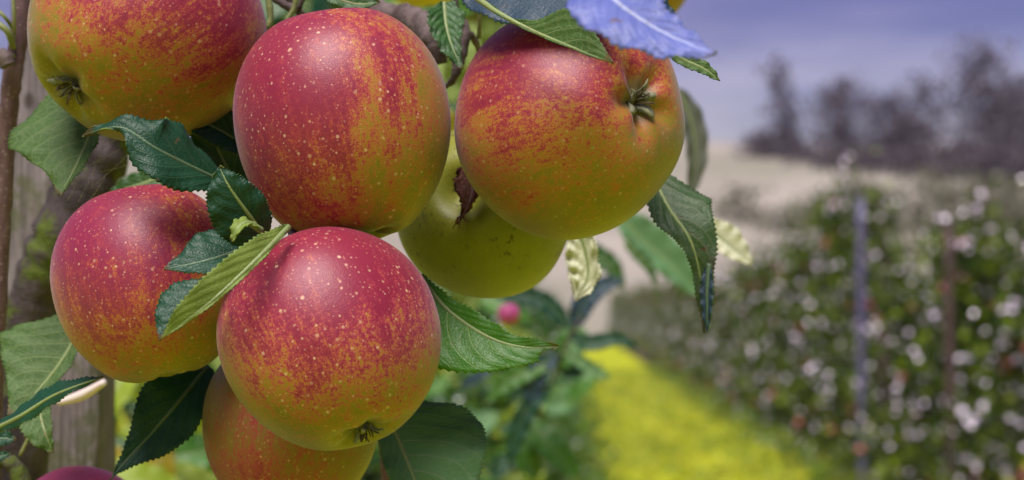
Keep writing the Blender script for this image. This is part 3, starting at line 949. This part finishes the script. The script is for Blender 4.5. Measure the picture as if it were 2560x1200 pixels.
def apple(px, py, d, rpx, axis, label, mat_kw, H=0.92, taper=0.13, dimple=0.17, lobes=0.018, spin=0.0, blush_dir=(0, 0.6, 0.8), calyx=True, stem=None, seed=0, dw=0.27):
    m = d / F
    R = rpx * m
    loc = P(px, py, d)
    ax = V(*axis)
    q = Vector((0, 0, 1)).rotation_difference(ax) @ Quaternion((0, 0, 1), spin)
    bl = q.inverted() @ V(*blush_dir)
    r_ = np.random.default_rng(seed + 900)
    nt, npj = 84, 112
    t = np.linspace(0, np.pi, nt)[:, None]
    t = t - 0.22 * np.sin(2 * t) * 0.5            # more rows toward both ends
    ph = np.linspace(0, 2 * np.pi, npj, endpoint=False)[None, :]
    ct, st = np.cos(t), np.sin(t)
    rad = R * np.abs(st) ** 0.93
    tp = 1 - taper * (0.5 + 0.5 * ct) ** 1.6 - 0.03 * (0.5 - 0.5 * ct) ** 2
    rad = rad * tp
    a0, a1 = r_.random(2) * 6.28
    k = 1 + lobes * np.cos(5 * ph + a0) * (0.25 + 0.75 * np.clip(ct, 0, 1)) + 0.014 * np.cos(2 * ph + a1) + 0.009 * np.cos(3 * ph + a0 * 2 + 2 * t)
    rho = rad / R
    z = R * H * np.sign(ct) * np.abs(ct) ** 0.95
    lob = 1 + 0.35 * np.cos(5 * ph + a0 + 0.3) * np.exp(-((rho - 0.3) / 0.18) ** 2)
    z = z - R * dimple * np.exp(-(rho / dw) ** 2) * lob * (ct > 0)
    z = z + R * 0.26 * np.exp(-(rho / 0.24) ** 2) * (ct < 0)
    z = z * (1 + 0.02 * np.cos(ph + a1)) + 0 * ph
    x = rad * k * np.cos(ph); y = rad * k * np.sin(ph)
    v = np.stack([x, y, z], -1).reshape(-1, 3)
    idx = np.arange(nt * npj).reshape(nt, npj)
    f = np.stack([idx[:-1], idx[1:], np.roll(idx[1:], -1, 1), np.roll(idx[:-1], -1, 1)], -1).reshape(-1, 4)
    if mat_kw.get('stripe') is not None:
        mat_kw = dict(mat_kw, stripe=q.inverted() @ V(*mat_kw['stripe']))
    mat = apple_mat('apple_skin', R, bl, seed=seed * 1.37 + 0.5, **mat_kw)
    o = mesh_obj('apple', v, f, mat, local=True)
    o.location = loc
    o.rotation_mode = 'QUATERNION'
    o.rotation_quaternion = q
    tag(o, label, 'apple', APPLES)
    zc = float(z[0].mean())
    if calyx:
        geos = []
        for k_ in range(5):
            a = k_ * 2 * math.pi / 5 + 0.3 + 0.2 * r_.random()
            e = np.array([math.cos(a), math.sin(a), 0]); b = np.array([-math.sin(a), math.cos(a), 0]); up = np.array([0, 0, 1.0])
            L = R * (0.16 + 0.07 * r_.random())
            vs, fs = [], []
            nseg = 7
            cur = 1.2 + 1.6 * r_.random()
            pos = e * R * 0.045 + up * (zc - R * 0.02)
            ang = 1.25 + 0.2 * r_.normal()
            for s_ in range(nseg + 1):
                s = s_ / nseg
                w = R * 0.052 * (1 - s) ** 0.7 * (1 + 0.5 * s) + R * 0.004
                dirv = e * math.cos(ang) + up * math.sin(ang)
                nv_ = -e * math.sin(ang) + up * math.cos(ang)
                th = R * 0.012
                tw = b * math.cos(0.5 * s) + nv_ * math.sin(0.5 * s)
                vs += [pos - tw * w, pos + nv_ * th, pos + tw * w, pos - nv_ * th]
                pos = pos + dirv * (L / nseg)
                ang -= cur / nseg * (0.2 + 1.6 * s)
            for s_ in range(nseg):
                for j in range(4):
                    fs.append((4 * s_ + j, 4 * s_ + (j + 1) % 4, 4 * s_ + 4 + (j + 1) % 4, 4 * s_ + 4 + j))
            geos.append((np.array(vs), fs))
        v2, f2 = join_geo(geos)
        cx = mesh_obj('calyx', v2, f2, M['calyx'], o, local=True)
        geos = []
        for k_ in range(9):
            a = r_.random() * 6.283; s = R * 0.05
            p0 = np.array([math.cos(a) * s * 0.5, math.sin(a) * s * 0.5, zc - R * 0.02])
            p1 = p0 + np.array([math.cos(a) * s * 0.4, math.sin(a) * s * 0.4, R * 0.09])
            p2 = p1 + np.array([r_.normal() * s * 0.6, r_.normal() * s * 0.6, R * 0.07])
            geos.append(tube_geo([p0, p1, p2], [R * 0.006, R * 0.005, R * 0.007], seg=5, n=6))
        v2, f2 = join_geo(geos)
        mesh_obj('stamens', v2, f2, M['stamen'], cx, local=True)['kind'] = 'stuff'
    if stem is not False:
        zs = float(z[-1].mean())
        v2, f2 = tube_geo([(0, 0, zs + 0.001), (0.001, 0.0005, zs - R * 0.25), (0.003, 0.001, zs - R * 0.5)], [0.0013, 0.0011, 0.0016], seg=8, n=12, rough=0.05)
        mesh_obj('stem', v2, f2, M['twig'], o, local=True)
    return o


apple(858, 318, 0.600, 288, (0.16, -0.97, 0.08), 'upright rosy apple in the middle with a faint pale stripe, above the lowest speckled one',
      dict(lo=0.06, hi=1.0, stripe=(0.30, 0.1, 0.95)), H=1.07, taper=0.15, stem=False, calyx=False, spin=0.4, blush_dir=(-0.62, 0.45, 0.64), seed=1)
apple(362, 76, 0.632, 311, (-0.63, -0.60, 0.49), 'big half red apple cut off by the top left edge, calyx pointing down left',
      dict(lo=0.22, hi=1.0), H=0.93, taper=0.20, spin=1.0, blush_dir=(0.45, 0.75, 0.5), seed=2, lobes=0.03)
apple(1428, 306, 0.604, 301, (0.66, 0.19, 0.73), 'orange blushed apple under the curled bluish leaf, its calyx facing the viewer',
      dict(lo=0.14, hi=1.15, dots=0.6, red=(0.27, 0.032, 0.028)), H=0.93, taper=0.10, dimple=0.20, lobes=0.035, spin=0.5, blush_dir=(-0.30, 0.80, 0.52), seed=3, dw=0.27)
apple(374, 712, 0.612, 247, (0.22, -0.97, 0.10), 'pinkish apple at the left, half hidden by three dark leaves',
      dict(lo=0.10, hi=1.0, deep=(0.19, 0.012, 0.04)), H=1.03, taper=0.12, stem=False, spin=2.0, calyx=False, blush_dir=(-0.45, 0.65, 0.6), seed=4)
apple(825, 853, 0.572, 290, (0.38, -0.84, 0.39), 'pink red apple low in the middle, thickly dotted, frontmost of the cluster',
      dict(lo=0.14, hi=0.90, dots=1.15, red=(0.31, 0.036, 0.046)), H=0.96, taper=0.15, dimple=0.15, lobes=0.03, spin=0.3, blush_dir=(0.0, 0.86, 0.45), seed=5, dw=0.22)
apple(728, 1065, 0.642, 232, (-0.1, -0.95, 0.05), 'brownish mottled apple at the bottom, tucked behind the frontmost pink one',
      dict(lo=0.45, hi=1.35, ground=(0.17, 0.12, 0.014), mid=(0.21, 0.08, 0.018), dots=0.8), H=1.0, spin=1.3, blush_dir=(-0.3, -0.5, 0.8), seed=6)
apple(1212, 534, 0.668, 228, (0.25, -0.25, -0.93), 'yellow green unripe apple with dark scab flecks behind the orange one',
      dict(lo=0.95, hi=1.9, ground=(0.175, 0.18, 0.013), dots=0.35, flecks=0.9), H=0.98, spin=0.3, blush_dir=(0.3, 0.9, 0.2), seed=7)
apple(198, 1345, 0.70, 182, (0.0, -0.75, 0.65), 'dark purplish apple just peeping over the bottom left edge',
      dict(lo=0.1, hi=0.7, red=(0.27, 0.03, 0.06), deep=(0.2, 0.02, 0.06), dots=0.3), H=0.95, stem=False, blush_dir=(0, 1, 0), seed=8)
apple(1598, -68, 0.95, 146, (0.1, -0.95, 0.2), 'brownish orange apple peeping out at the top behind the pale curled leaf',
      dict(lo=0.2, hi=1.0, ground=(0.26, 0.15, 0.03), mid=(0.26, 0.09, 0.03), dots=0.2), H=0.95, blush_dir=(-0.5, 0.5, 0.5), seed=9)
apple(1065, -112, 0.98, 142, (0.1, -0.95, -0.2), 'bright yellow apple out of focus above the gnarled spur at the top',
      dict(lo=1.2, hi=2.0, ground=(0.52, 0.40, 0.02), dots=0.0), H=0.95, blush_dir=(0, 1, 0), seed=10)
apple(722, 290, 0.80, 178, (0.1, -0.95, -0.2), 'red apple almost wholly hidden between the top left and the middle apple',
      dict(lo=0.1, hi=0.7, dots=0.3), H=0.95, blush_dir=(-0.6, 0.3, 0.5), seed=12)

# ------------------------------------------------------------------ trunk, limbs, twigs of the tree
tube('limb', [P(60, -160, 0.70), P(52, 60, 0.70), P(26, 230, 0.70), P(8, 520, 0.705), P(-12, 900, 0.71), P(-30, 1400, 0.72)], [0.0030, 0.0035, 0.0038, 0.0032, 0.0036, 0.0045], M['shoot'], TREE, seg=12, n=60, rough=0.05, seed=3)
tube('limb', [P(330, 150, 0.80), P(258, 360, 0.79), P(165, 560, 0.785), P(85, 760, 0.79), P(60, 1000, 0.80), P(40, 1500, 0.82)], [0.0105, 0.0130, 0.0125, 0.0110, 0.011, 0.013], M['limb'], TREE, seg=18, n=70, rough=0.06, seed=4)
tube('limb', [P(680, -130, 0.72), P(800, -40, 0.715), P(960, 32, 0.71), P(1040, 55, 0.70), P(1085, 95, 0.69), P(1100, 160, 0.69)], [0.0045, 0.004, 0.0045, 0.0062, 0.0058, 0.003], M['spur'], TREE, seg=12, n=46, rough=0.10, seed=5)
tube('twig', [P(1160, -80, 0.68), P(1138, 10, 0.68), P(1165, 70, 0.68), P(1150, 135, 0.68), P(1135, 195, 0.68), P(1110, 220, 0.69)], [0.0014, 0.0013, 0.0016, 0.0030, 0.0014, 0.0010], M['spur'], TREE, seg=8, n=36, rough=0.09, seed=6)
tube('twig', [P(1060, 60, 0.70), P(1120, 62, 0.69), P(1175, 85, 0.69), P(1200, 130, 0.70)], [0.0028, 0.0016, 0.0015, 0.0012], M['spur'], TREE, seg=8, n=24, rough=0.09, seed=7)
tube('twig', [P(1198, -90, 0.66), P(1200, 20, 0.66), P(1197, 95, 0.665)], [0.0009, 0.0008, 0.0009], M['petiole'], TREE, seg=8, n=14)
tube('twig', [P(935, 1010, 0.70), P(962, 1100, 0.70), P(972, 1180, 0.70), P(978, 1400, 0.70)], [0.0028, 0.0029, 0.0031, 0.0036], M['shoot'], TREE, seg=10, n=26, rough=0.05, seed=8)
for k, (a, b, c, r) in enumerate([((664, -40, .66), (676, 30, .66), (672, 70, .66), .0014), ((745, -30, .67), (735, 20, .67), (716, 52, .67), .0012),
                                  ((700, -60, .68), (722, 0, .68), (760, 40, .69), .0017), ((780, -50, .66), (752, 10, .66), (744, 45, .665), .0010),
                                  ((640, -60, .68), (690, -5, .68), (740, 26, .68), .0022)]):
    tube('twig', [P(*a), P(*b), P(*c)], [r, r * 0.9, r * 0.8], M['petiole'] if k in (0, 1) else M['spur'], TREE, seg=8, n=14, rough=0.06, seed=20 + k)
for k, (a, b, c, r, mt) in enumerate([((-20, 50, .69), (18, 78, .69), (34, 120, .695), .0013, 'petiole'), ((28, -40, .69), (36, 40, .69), (34, 110, .695), .0007, 'petiole'),
                                      ((-20, 128, .69), (10, 132, .69), (36, 140, .695), .0007, 'petiole'), ((-12, 20, .69), (14, 45, .69), (30, 70, .695), .0008, 'petiole'),
                                      ((20, 165, .69), (6, 140, .69), (-14, 150, .69), .0030, 'spur')]):
    tube('twig', [P(*a), P(*b), P(*c)], [r, r, r * 0.9], M[mt], TREE, seg=8, n=14, rough=0.05, seed=40 + k)
tube('twig', [P(78, 1010, .70), P(75, 1080, .70), P(50, 1140, .70)], [0.0007, 0.0007, 0.0008], M['petiole'], TREE, seg=6)
tube('twig', [P(-20, 1150, .70), P(30, 1160, .70), P(62, 1215, .70)], [0.0030, 0.0032, 0.0036], M['limb'], TREE, seg=10, rough=0.1, seed=9)
tube('branch_stub', [P(148, 1006, 0.74), P(205, 988, 0.735), P(262, 955, 0.73)], [0.0014, 0.0022, 0.0014], M['stub'], TREE, seg=10, n=14)
TREE.children[-1]['label'] = 'short pale peeled stub beside the wooden stake'

# the stake the tree is tied to
def stake(px0, px1, d, top_py, label):
    a0, a1 = P(px0, 600, d), P(px1, 600, d)
    x0, x1, y = a0.x, a1.x, a0.y
    w = x1 - x0
    o = empty('wooden_stake', ((x0 + x1) / 2, y + w / 2, 0))
    tag(o, label, 'stake')
    ztop = P(0, top_py, d).z
    r_ = np.random.default_rng(8)
    n = 60
    v, f = [], []
    ring = []
    ks = [(0, .06), (.06, 0), (.3, -.01), (.62, .008), (.94, 0), (1, .06), (1, .94), (.94, 1), (.06, 1), (0, .94)]
    for i in range(n):
        z = -0.2 + (ztop + 0.2) * i / (n - 1)
        for (a, b) in ks:
            v.append((x0 + a * w + 0.0006 * r_.normal(), y + b * w + 0.0006 * r_.normal(), z))
    kk = len(ks)
    for i in range(n - 1):
        for j in range(kk):
            j2 = (j + 1) % kk
            f.append((i * kk + j, i * kk + j2, (i + 1) * kk + j2, (i + 1) * kk + j))
    f.append(tuple((n - 1) * kk + j for j in range(kk)))
    mesh_obj('shaft', v, f, M['wood'], o, smooth=False)


stake(14, 246, 0.86, -400, 'pale weathered wooden stake behind the leaves at the left edge')

# cobweb strung between the leaf and the pink apple
geos = []
for a, b in [((262, 360), (196, 505)), ((238, 352), (170, 500)), ((300, 372), (205, 420)), ((236, 400), (230, 470)), ((300, 345), (215, 372)),
             ((345, 400), (250, 430)), ((268, 430), (225, 500)), ((330, 375), (236, 462))]:
    geos.append(tube_geo([P(*a, 0.64), P((a[0] + b[0]) / 2, (a[1] + b[1]) / 2 + 4, 0.642), P(*b, 0.645)], [0.00004] * 3, seg=4, n=6))
v, f = join_geo(geos)
tag(mesh_obj('cobweb', v, f, M['web']), 'fine cobweb threads in the gap above the pinkish left apple', 'cobweb')

# ------------------------------------------------------------------ foreground leaves (parts of the tree)
# big leaf under the top left apple, underside to the viewer
leaf([(285, 110, .668), (242, 290, .652), (198, 398, .64), (150, 488, .632)], (-0.2, 0.1, 0.92), [60, 60, 34, 46, 24, 2], [0, 140, 228, 220, 140, 60, 2],
     foldL=0.5, foldR=0.10, curlR=-0.3, top='leaf_under', under='leaf_green', teeth=34, seed=1, wave=6)
# dark leaf between the apples with the torn left end
leaf([(590, 470, .60), (500, 428, .585), (392, 372, .575), (300, 318, .575), (206, 338, .58)], [(0.1, 0.5, 0.9), (0.0, 0.55, 0.8), (0, 0.5, 0.85), (-.2, .5, .8)],
     [10, 40, 75, 92, 60, 10, 4, 2], [10, 90, 130, 118, 72, 40, 22, 2],
     foldL=0.2, foldR=0.15, curlL=-0.6, curlR=-0.5, top='leaf_dark', under='leaf_lime', teeth=36, rib='rib_dark', seed=2, wave=8, label='dark leaf with a torn curled end between the apples')
# leaf behind it, up against the middle apple
leaf([(640, 380, .64), (560, 330, .635), (500, 300, .63), (470, 270, .63)], (0.1, 0.3, 0.9), 60, 70, top='leaf_dark', under='leaf_under', rib='rib_dark', seed=3)
leaf([(600, 480, .645), (560, 400, .64), (520, 320, .64), (505, 290, .64)], (-0.3, 0.2, 0.9), 70, 80, top='leaf_dark', under='leaf_under', rib='rib_dark', seed=33)
# small rounded leaf with curled pale margin
leaf([(678, 612, .565), (628, 545, .555), (575, 470, .55), (548, 416, .55)], [(-0.1, 0.4, 0.9), (-.2, .4, .9), (-0.2, 0.35, 0.9)], [20, 78, 92, 74, 44, 2], [10, 52, 64, 50, 30, 2],
     foldL=0.15, foldR=0.15, curlL=-0.35, curlR=-0.8, top='leaf_dark', under='leaf_lime', teeth=26, seed=4, rib='rib', wave=5)
leaf([(655, 575, .55), (620, 556, .544), (594, 570, .54), (580, 604, .54)], [(0.1, 0.7, 0.6), (0, .6, .7), (-.2, .3, .8)], [6, 12, 16, 12, 2], [5, 16, 22, 14, 2],
     top='leaf_lime', under='leaf_lime', teeth=12, tooth=3, seed=44, quilt=0.4, label='pale curled tip of the small rounded leaf')
# dark leaf below it
leaf([(668, 590, .572), (590, 628, .562), (500, 655, .556), (410, 672, .555)], [(0.0, 0.55, 0.8), (0, .55, .8), (-0.1, 0.5, 0.8)], [20, 52, 60, 48, 22, 2], [20, 70, 96, 84, 44, 2],
     foldL=0.1, foldR=0.1, curlR=-0.25, top='leaf_dark', under='leaf_under', rib='rib_dark', teeth=28, seed=5)
# folded leaf: lime underside in front, dark half behind
leaf([(722, 566, .553), (640, 650, .538), (520, 760, .530), (402, 848, .530)], [(0.35, 0.2, 0.9)] * 2, [4, 10, 12, 10, 6, 1], [8, 40, 56, 60, 44, 2],
     foldL=0.3, foldR=0.15, curlR=0.2, top='leaf_lime', under='leaf_dark', rib='rib', teeth=30, seed=6, label='lime green folded leaf lying across the pinkish left apple')
leaf([(560, 712, .545), (500, 760, .540), (445, 805, .536), (398, 850, .533)], [(0.0, 0.3, 0.95)] * 2, [2, 6, 8, 6, 2], [30, 92, 92, 60, 2],
     foldR=0.05, curlR=-0.4, top='leaf_dark', under='leaf_lime', rib='rib', teeth=18, seed=7)

# top right: broad dark leaf with the green curled margin
leaf([(1140, -70, .60), (1280, -38, .585), (1410, -8, .575), (1550, 40, .565)], [(-0.05, 0.55, 0.85)] * 2, [20, 120, 150, 120, 60, 2], [30, 112, 130, 110, 76, 2],
     foldL=0.0, foldR=-0.05, curlL=0.1, curlR=0.15, top='leaf_blue', under='leaf_under', rib='rib_dark', teeth=34, seed=8, label='broad bluish leaf lying over the orange blushed apple')
leaf([(1180, -14, .575), (1250, 34, .562), (1330, 76, .555), (1430, 118, .543), (1532, 158, .532)], [(-0.1, 0.1, 0.95), (-.1, .05, .95), (-.15, 0.1, 0.9)], [2, 7, 6, 6, 30, 84, 84, 40, 1], [2, 4, 5, 6, 6, 6, 5, 4, 1],
     foldL=0.1, curlL=0.15, foldR=0.5, top='leaf_under', under='leaf_green', rib='rib', teeth=40, seed=9, tooth=4, label='green curled margin hanging over the orange blushed apple', wave=3)
# pale leaf close to the lens, out of focus
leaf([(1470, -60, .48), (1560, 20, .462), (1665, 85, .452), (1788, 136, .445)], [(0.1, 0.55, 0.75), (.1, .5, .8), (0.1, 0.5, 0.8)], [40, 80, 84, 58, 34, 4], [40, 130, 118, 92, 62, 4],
     foldL=0.1, foldR=0.1, curlR=-0.35, top='leaf_sky_sheen', under='leaf_green', rib='rib_sky_sheen', teeth=26, tooth=9, seed=10, wave=9, quilt=2, label='pale silvery blue leaf close to the lens, blurred, at the top')
leaf([(1560, -50, .56), (1620, 0, .56), (1660, 35, .56), (1694, 68, .56)], (0.3, 0.5, 0.8), 40, 36, top='leaf_blue', under='leaf_under', rib='rib_dark', teeth=24, seed=11, quilt=2.5)
leaf([(1660, 120, .55), (1710, 150, .55), (1760, 172, .55), (1800, 201, .55)], (0.0, 0.4, 0.9), 26, 24, top='leaf_under', under='leaf_green', rib='rib', teeth=14, tooth=3, seed=12)
# small folded leaf by the spur
leaf([(1110, 6, .665), (1115, 60, .66), (1128, 110, .655), (1155, 172, .65)], [(0.3, 0.15, 0.95), (.25, .1, .95), (0.2, 0.1, 0.9)], [24, 52, 44, 30, 16, 1], [8, 52, 56, 46, 30, 1],
     foldL=0.45, foldR=0.35, top='leaf_green', under='leaf_under', rib='rib', teeth=20, seed=13, wave=5, quilt=2)
leaf([(770, -50, .63), (830, -10, .63), (890, 10, .63), (950, 5, .63)], (0, 0.3, 0.9), 40, 24, top='leaf_green', under='leaf_under', seed=14)
# right leaf hanging behind the orange apple
leaf([(1622, 420, .655), (1672, 520, .645), (1725, 600, .64), (1752, 700, .64), (1764, 832, .64)], [(0.35, 0.1, 0.9), (.2, 0.1, .95), (-.1, 0.1, .95), (-.5, .1, .85)],
     [20, 96, 112, 78, 60, 34, 28, 2], [10, 54, 62, 40, 22, 18, 16, 2], foldL=0.15, foldR=0.3, curlL=-0.35, top='leaf_purple', under='leaf_under', teeth=40, seed=15, label='purplish hanging leaf right of the orange blushed apple', wave=4)
leaf([(1772, 660, .636), (1768, 720, .634), (1768, 770, .633), (1768, 830, .633)], (-0.3, 0.2, 0.9), 20, 22, top='leaf_blue', under='leaf_bright', rib='rib_dark', teeth=18, tooth=5, seed=16)
# green leaf right of the frontmost apple
leaf([(1050, 690, .625), (1120, 775, .615), (1220, 842, .605), (1310, 868, .60), (1398, 866, .60)], [(0.0, 0.35, 0.95), (0, .3, .95), (0, 0.3, 0.95)], [10, 24, 40, 40, 24, 24, 2], [20, 140, 146, 104, 60, 36, 2],
     foldL=0.3, foldR=0.12, curlR=-0.2, top='leaf_bright', under='leaf_lime', teeth=32, seed=17, bites=((0.90, 0.75, 0.055, 0.55),), label='green leaf with a nibbled tip right of the frontmost apple')
# grey green leaf under it
leaf([(958, 1010, .64), (1000, 1110, .625), (1042, 1215, .615), (1110, 1400, .61)], [(0.15, 0.0, 0.95)] * 2, [60, 190, 212, 190, 120, 2], [10, 40, 60, 60, 40, 2],
     foldL=0.08, foldR=0.3, curlL=-0.15, top='leaf_grey', under='leaf_green', teeth=40, seed=18, label='large grey green leaf at the bottom right of the frontmost apple')
# dark leaf below the pinkish apple
leaf([(520, 915, .655), (450, 1000, .645), (372, 1090, .64), (302, 1166, .635), (276, 1200, .63)], [(0.0, 0.3, 0.95), (.05, .25, .95), (.15, 0.2, 0.95)], [20, 66, 88, 70, 26, 4, 1], [30, 96, 92, 52, 20, 4, 1],
     foldL=0.15, foldR=0.2, top='leaf_dark', under='leaf_under', rib='rib_dark', teeth=34, tooth=6, seed=19)
# left bottom leaves
leaf([(215, 780, .67), (168, 880, .665), (100, 970, .66), (22, 1040, .655)], (-0.2, 0.2, 0.95), [10, 26, 34, 30, 20, 2], [30, 160, 190, 140, 70, 2], foldL=0.3, foldR=0.1, curlR=-0.2,
     top='leaf_under', under='leaf_green', teeth=36, seed=20)
leaf([(-20, 1075, .635), (50, 1040, .625), (140, 985, .615), (258, 940, .61)], [(0, 0.65, 0.75)] * 2, [20, 44, 56, 48, 26, 2], [10, 20, 24, 22, 12, 2], foldL=0.0, foldR=-0.5, curlL=-0.3,
     top='leaf_dark', under='leaf_lime', rib='rib', teeth=28, seed=21)
leaf([(100, 980, .66), (100, 1030, .655), (114, 1085, .65), (134, 1132, .65)], (0.1, 0.1, 0.95), [8, 30, 26, 14, 1], [16, 50, 56, 36, 1], top='leaf_under', under='leaf_green', teeth=18, seed=22)
leaf([(-60, 1110, .65), (-20, 1100, .65), (10, 1096, .65), (40, 1100, .65)], (0, 0.4, 0.9), 30, 28, top='leaf_dark', under='leaf_under', rib='rib_dark', teeth=14, tooth=5, seed=23)
leaf([(-70, 1160, .66), (-40, 1150, .66), (0, 1142, .66), (26, 1134, .66)], (0, 0.4, 0.9), 20, 18, top='leaf_dark', under='leaf_under', rib='rib_dark', teeth=14, tooth=5, seed=24)
# withered leaf between the apples
leaf([(1185, 400, .632), (1186, 450, .628), (1172, 510, .622), (1142, 560, .62)], (-0.1, 0.2, 0.95), [30, 38, 40, 22, 6, 2], [20, 46, 52, 28, 8, 2], foldL=0.5, foldR=0.2, curlL=0.4, top='leaf_dead', under='leaf_dead', rib='rib_red',
     teeth=18, tooth=6, seed=25, crumple=3.5, wave=6, label='withered brown leaf scrap between the middle and the orange apple')
for a, b, c in [((1150, 545, .62), (1138, 560, .62), (1132, 572, .62)), ((1158, 540, .62), (1164, 552, .62), (1176, 556, .62)), ((1146, 548, .62), (1150, 562, .62), (1146, 572, .62))]:
    tube('dead_stalk', [P(*a), P(*b), P(*c)], [0.0004, 0.0003, 0.0002], M['rib_red'], TREE, seg=5, n=8)
# leaves glimpsed behind
leaf([(420, 430, .74), (370, 455, .74), (320, 470, .74), (270, 490, .74)], (0, 0.3, 0.9), 36, 40, top='leaf_green', under='leaf_under', seed=26)
leaf([(1690, 220, 1.1), (1728, 300, 1.1), (1740, 400, 1.1), (1722, 500, 1.1)], (0.3, 0.1, 0.9), 40, 40, top='leaf_dim', under='leaf_green', seed=27, label='grey green blurred leaf right behind the orange blushed apple')
leaf([(1440, 560, .72), (1462, 620, .72), (1470, 690, .72), (1440, 752, .72)], [(0.1, -0.2, 0.9)] * 2, [24, 36, 34, 30, 2], [20, 50, 54, 46, 2], foldL=0.4, foldR=-0.3, curlL=0.6, top='leaf_backlit', under='leaf_backlit', rib='rib', crumple=5, wave=9, wavef=4,
     teeth=20, seed=28, label='crumpled translucent yellowish leaf below the orange blushed apple')
leaf([(1750, 560, .85), (1795, 590, .85), (1835, 622, .85), (1880, 662, .85)], (0.2, 0.1, 0.9), [20, 40, 44, 30, 2], [10, 30, 34, 24, 2], top='leaf_backlit', under='leaf_backlit', seed=29, teeth=16, tooth=9, label='pale translucent blurred leaf behind the purplish hanging leaf')

# ------------------------------------------------------------------ blurred shoots right behind
def bl(pts, W, top, under='leaf_under', nrm=(0, 0.3, 0.9), seed=0, rib='rib', label=None, **k):
    if pts[0][2] < 1.2: pts = [(a, b_, c_ * 1.45) for a, b_, c_ in pts]
    return leaf(pts, nrm, W, W * 0.85, top=top, under=under, parent=BACK, seed=seed, teeth=16, nv=7, rib=rib, label=label, **k)


bl([(1545, 535, 1.0), (1610, 600, 1.0), (1690, 670, 1.0), (1752, 742, 1.0)], 66, 'leaf_grey', seed=50, label='long olive blurred leaf pointing down right')
bl([(1560, 605, .95), (1595, 640, .95), (1622, 670, .95), (1640, 712, .95)], 20, 'leaf_green', seed=51)
bl([(1420, 600, 1.1), (1490, 640, 1.1), (1530, 670, 1.1), (1560, 725, 1.1)], 36, 'leaf_green', seed=52)
bl([(1440, 820, 1.0), (1460, 760, 1.0), (1500, 720, 1.0), (1560, 700, 1.0)], 40, 'leaf_blue', seed=53, rib='rib_dark')
bl([(1430, 820, 1.0), (1370, 760, 1.0), (1310, 740, 1.0), (1240, 745, 1.0)], 34, 'leaf_dark', seed=54, rib='rib_dark')
bl([(1420, 830, 1.0), (1470, 860, 1.0), (1540, 850, 1.0), (1600, 870, 1.0)], 28, 'leaf_dark', seed=55, rib='rib_dark')
bl([(1405, 880, 1.0), (1450, 905, 1.0), (1490, 930, 1.0), (1528, 945, 1.0)], 22, 'leaf_grey', seed=56)
bl([(1395, 880, 1.0), (1350, 920, 1.0), (1330, 970, 1.0), (1345, 1040, 1.0)], 38, 'leaf_blue', seed=57, rib='rib_dark')
bl([(1390, 900, 1.0), (1310, 930, 1.0), (1260, 960, 1.0), (1210, 1010, 1.0)], 36, 'leaf_bright', seed=58)
bl([(1380, 960, 1.0), (1320, 1020, 1.0), (1290, 1090, 1.0), (1270, 1170, 1.0)], 34, 'leaf_dark', seed=59, rib='rib_dark')
bl([(1320, 900, 1.15), (1270, 880, 1.15), (1200, 900, 1.15), (1130, 950, 1.15)], 44, 'leaf_bright', seed=60)
tube('shoot', [P(1455, 790, 1.45), P(1420, 850, 1.45), P(1402, 900, 1.46), P(1380, 960, 1.5)], [0.0010, 0.0012, 0.0013, 0.0014], M['twig'], BACK, seg=8, n=24)
# bright leaves low at the left, and the mass of green shoots low in the middle
def scatter(n, x0, x1, y0, y1, d0, d1, size, tops, seed):
    for k in range(n):
        x, y = random.uniform(x0, x1), random.uniform(y0, y1)
        dd = random.uniform(d0, d1)
        a = random.uniform(0, 6.28)
        L = size * random.uniform(0.7, 1.2) * F / dd / 2
        bl([(x - L * math.cos(a), y - L * math.sin(a), dd), (x, y + 6, dd - 0.012), (x + L * math.cos(a), y + L * math.sin(a), dd)], size * 0.30 * F / dd, random.choice(tops),
           seed=seed + k, nrm=(random.uniform(-.4, .4), random.uniform(0.1, .8), .7))


scatter(34, 235, 540, 925, 1260, 1.3, 2.2, 0.07, ['leaf_sunny', 'leaf_sunny', 'leaf_sunny', 'leaf_lime', 'leaf_green', 'leaf_bright', 'leaf_yellow'], 70)
scatter(34, 1000, 1330, 740, 1260, 1.8, 3.4, 0.07, ['leaf_dark', 'leaf_blue', 'leaf_sunny', 'leaf_sunny', 'leaf_bright', 'leaf_bright', 'leaf_grey', 'leaf_lime'], 200)
scatter(16, 1290, 1480, 860, 1260, 1.8, 3.0, 0.07, ['leaf_dark', 'leaf_blue', 'leaf_bright', 'leaf_green', 'leaf_sunny', 'leaf_grey'], 260)
# canopy behind the upper gaps
for k in range(34):
    x, y = random.uniform(940, 1290), random.uniform(-60, 330)
    dd = random.uniform(1.0, 1.7)
    a = random.uniform(0, 6.28)
    L = 0.06 * F / dd / 2
    bl([(x - L * math.cos(a), y - L * math.sin(a), dd), (x, y + 6, dd - 0.01), (x + L * math.cos(a), y + L * math.sin(a), dd)], 0.02 * F / dd, random.choice(['leaf_bright', 'leaf_lime', 'leaf_yellow', 'leaf_green', 'leaf_lime']), seed=100 + k,
       nrm=(random.uniform(-.4, .4), random.uniform(-.2, .5), .8))
for k in range(12):
    x, y = random.uniform(590, 790), random.uniform(-60, 60)
    dd = random.uniform(.9, 1.2)
    a = random.uniform(0, 6.28)
    L = 0.06 * F / dd / 2
    bl([(x - L * math.cos(a), y - L * math.sin(a), dd), (x, y + 6, dd - 0.01), (x + L * math.cos(a), y + L * math.sin(a), dd)], 0.02 * F / dd, random.choice(['leaf_dark', 'leaf_green', 'leaf_under']), seed=150 + k,
       nrm=(random.uniform(-.4, .4), random.uniform(-.2, .5), .8))
# a pink apple far down the row
o = apple(1272, 786, 1.5, 30, (0.1, -0.95, 0.2), 'magenta pink blurred apple far behind, above the nibbled leaf', dict(lo=0.0, hi=0.5, red=(0.45, 0.06, 0.16), deep=(0.42, 0.06, 0.20), dots=0), calyx=False, seed=30)
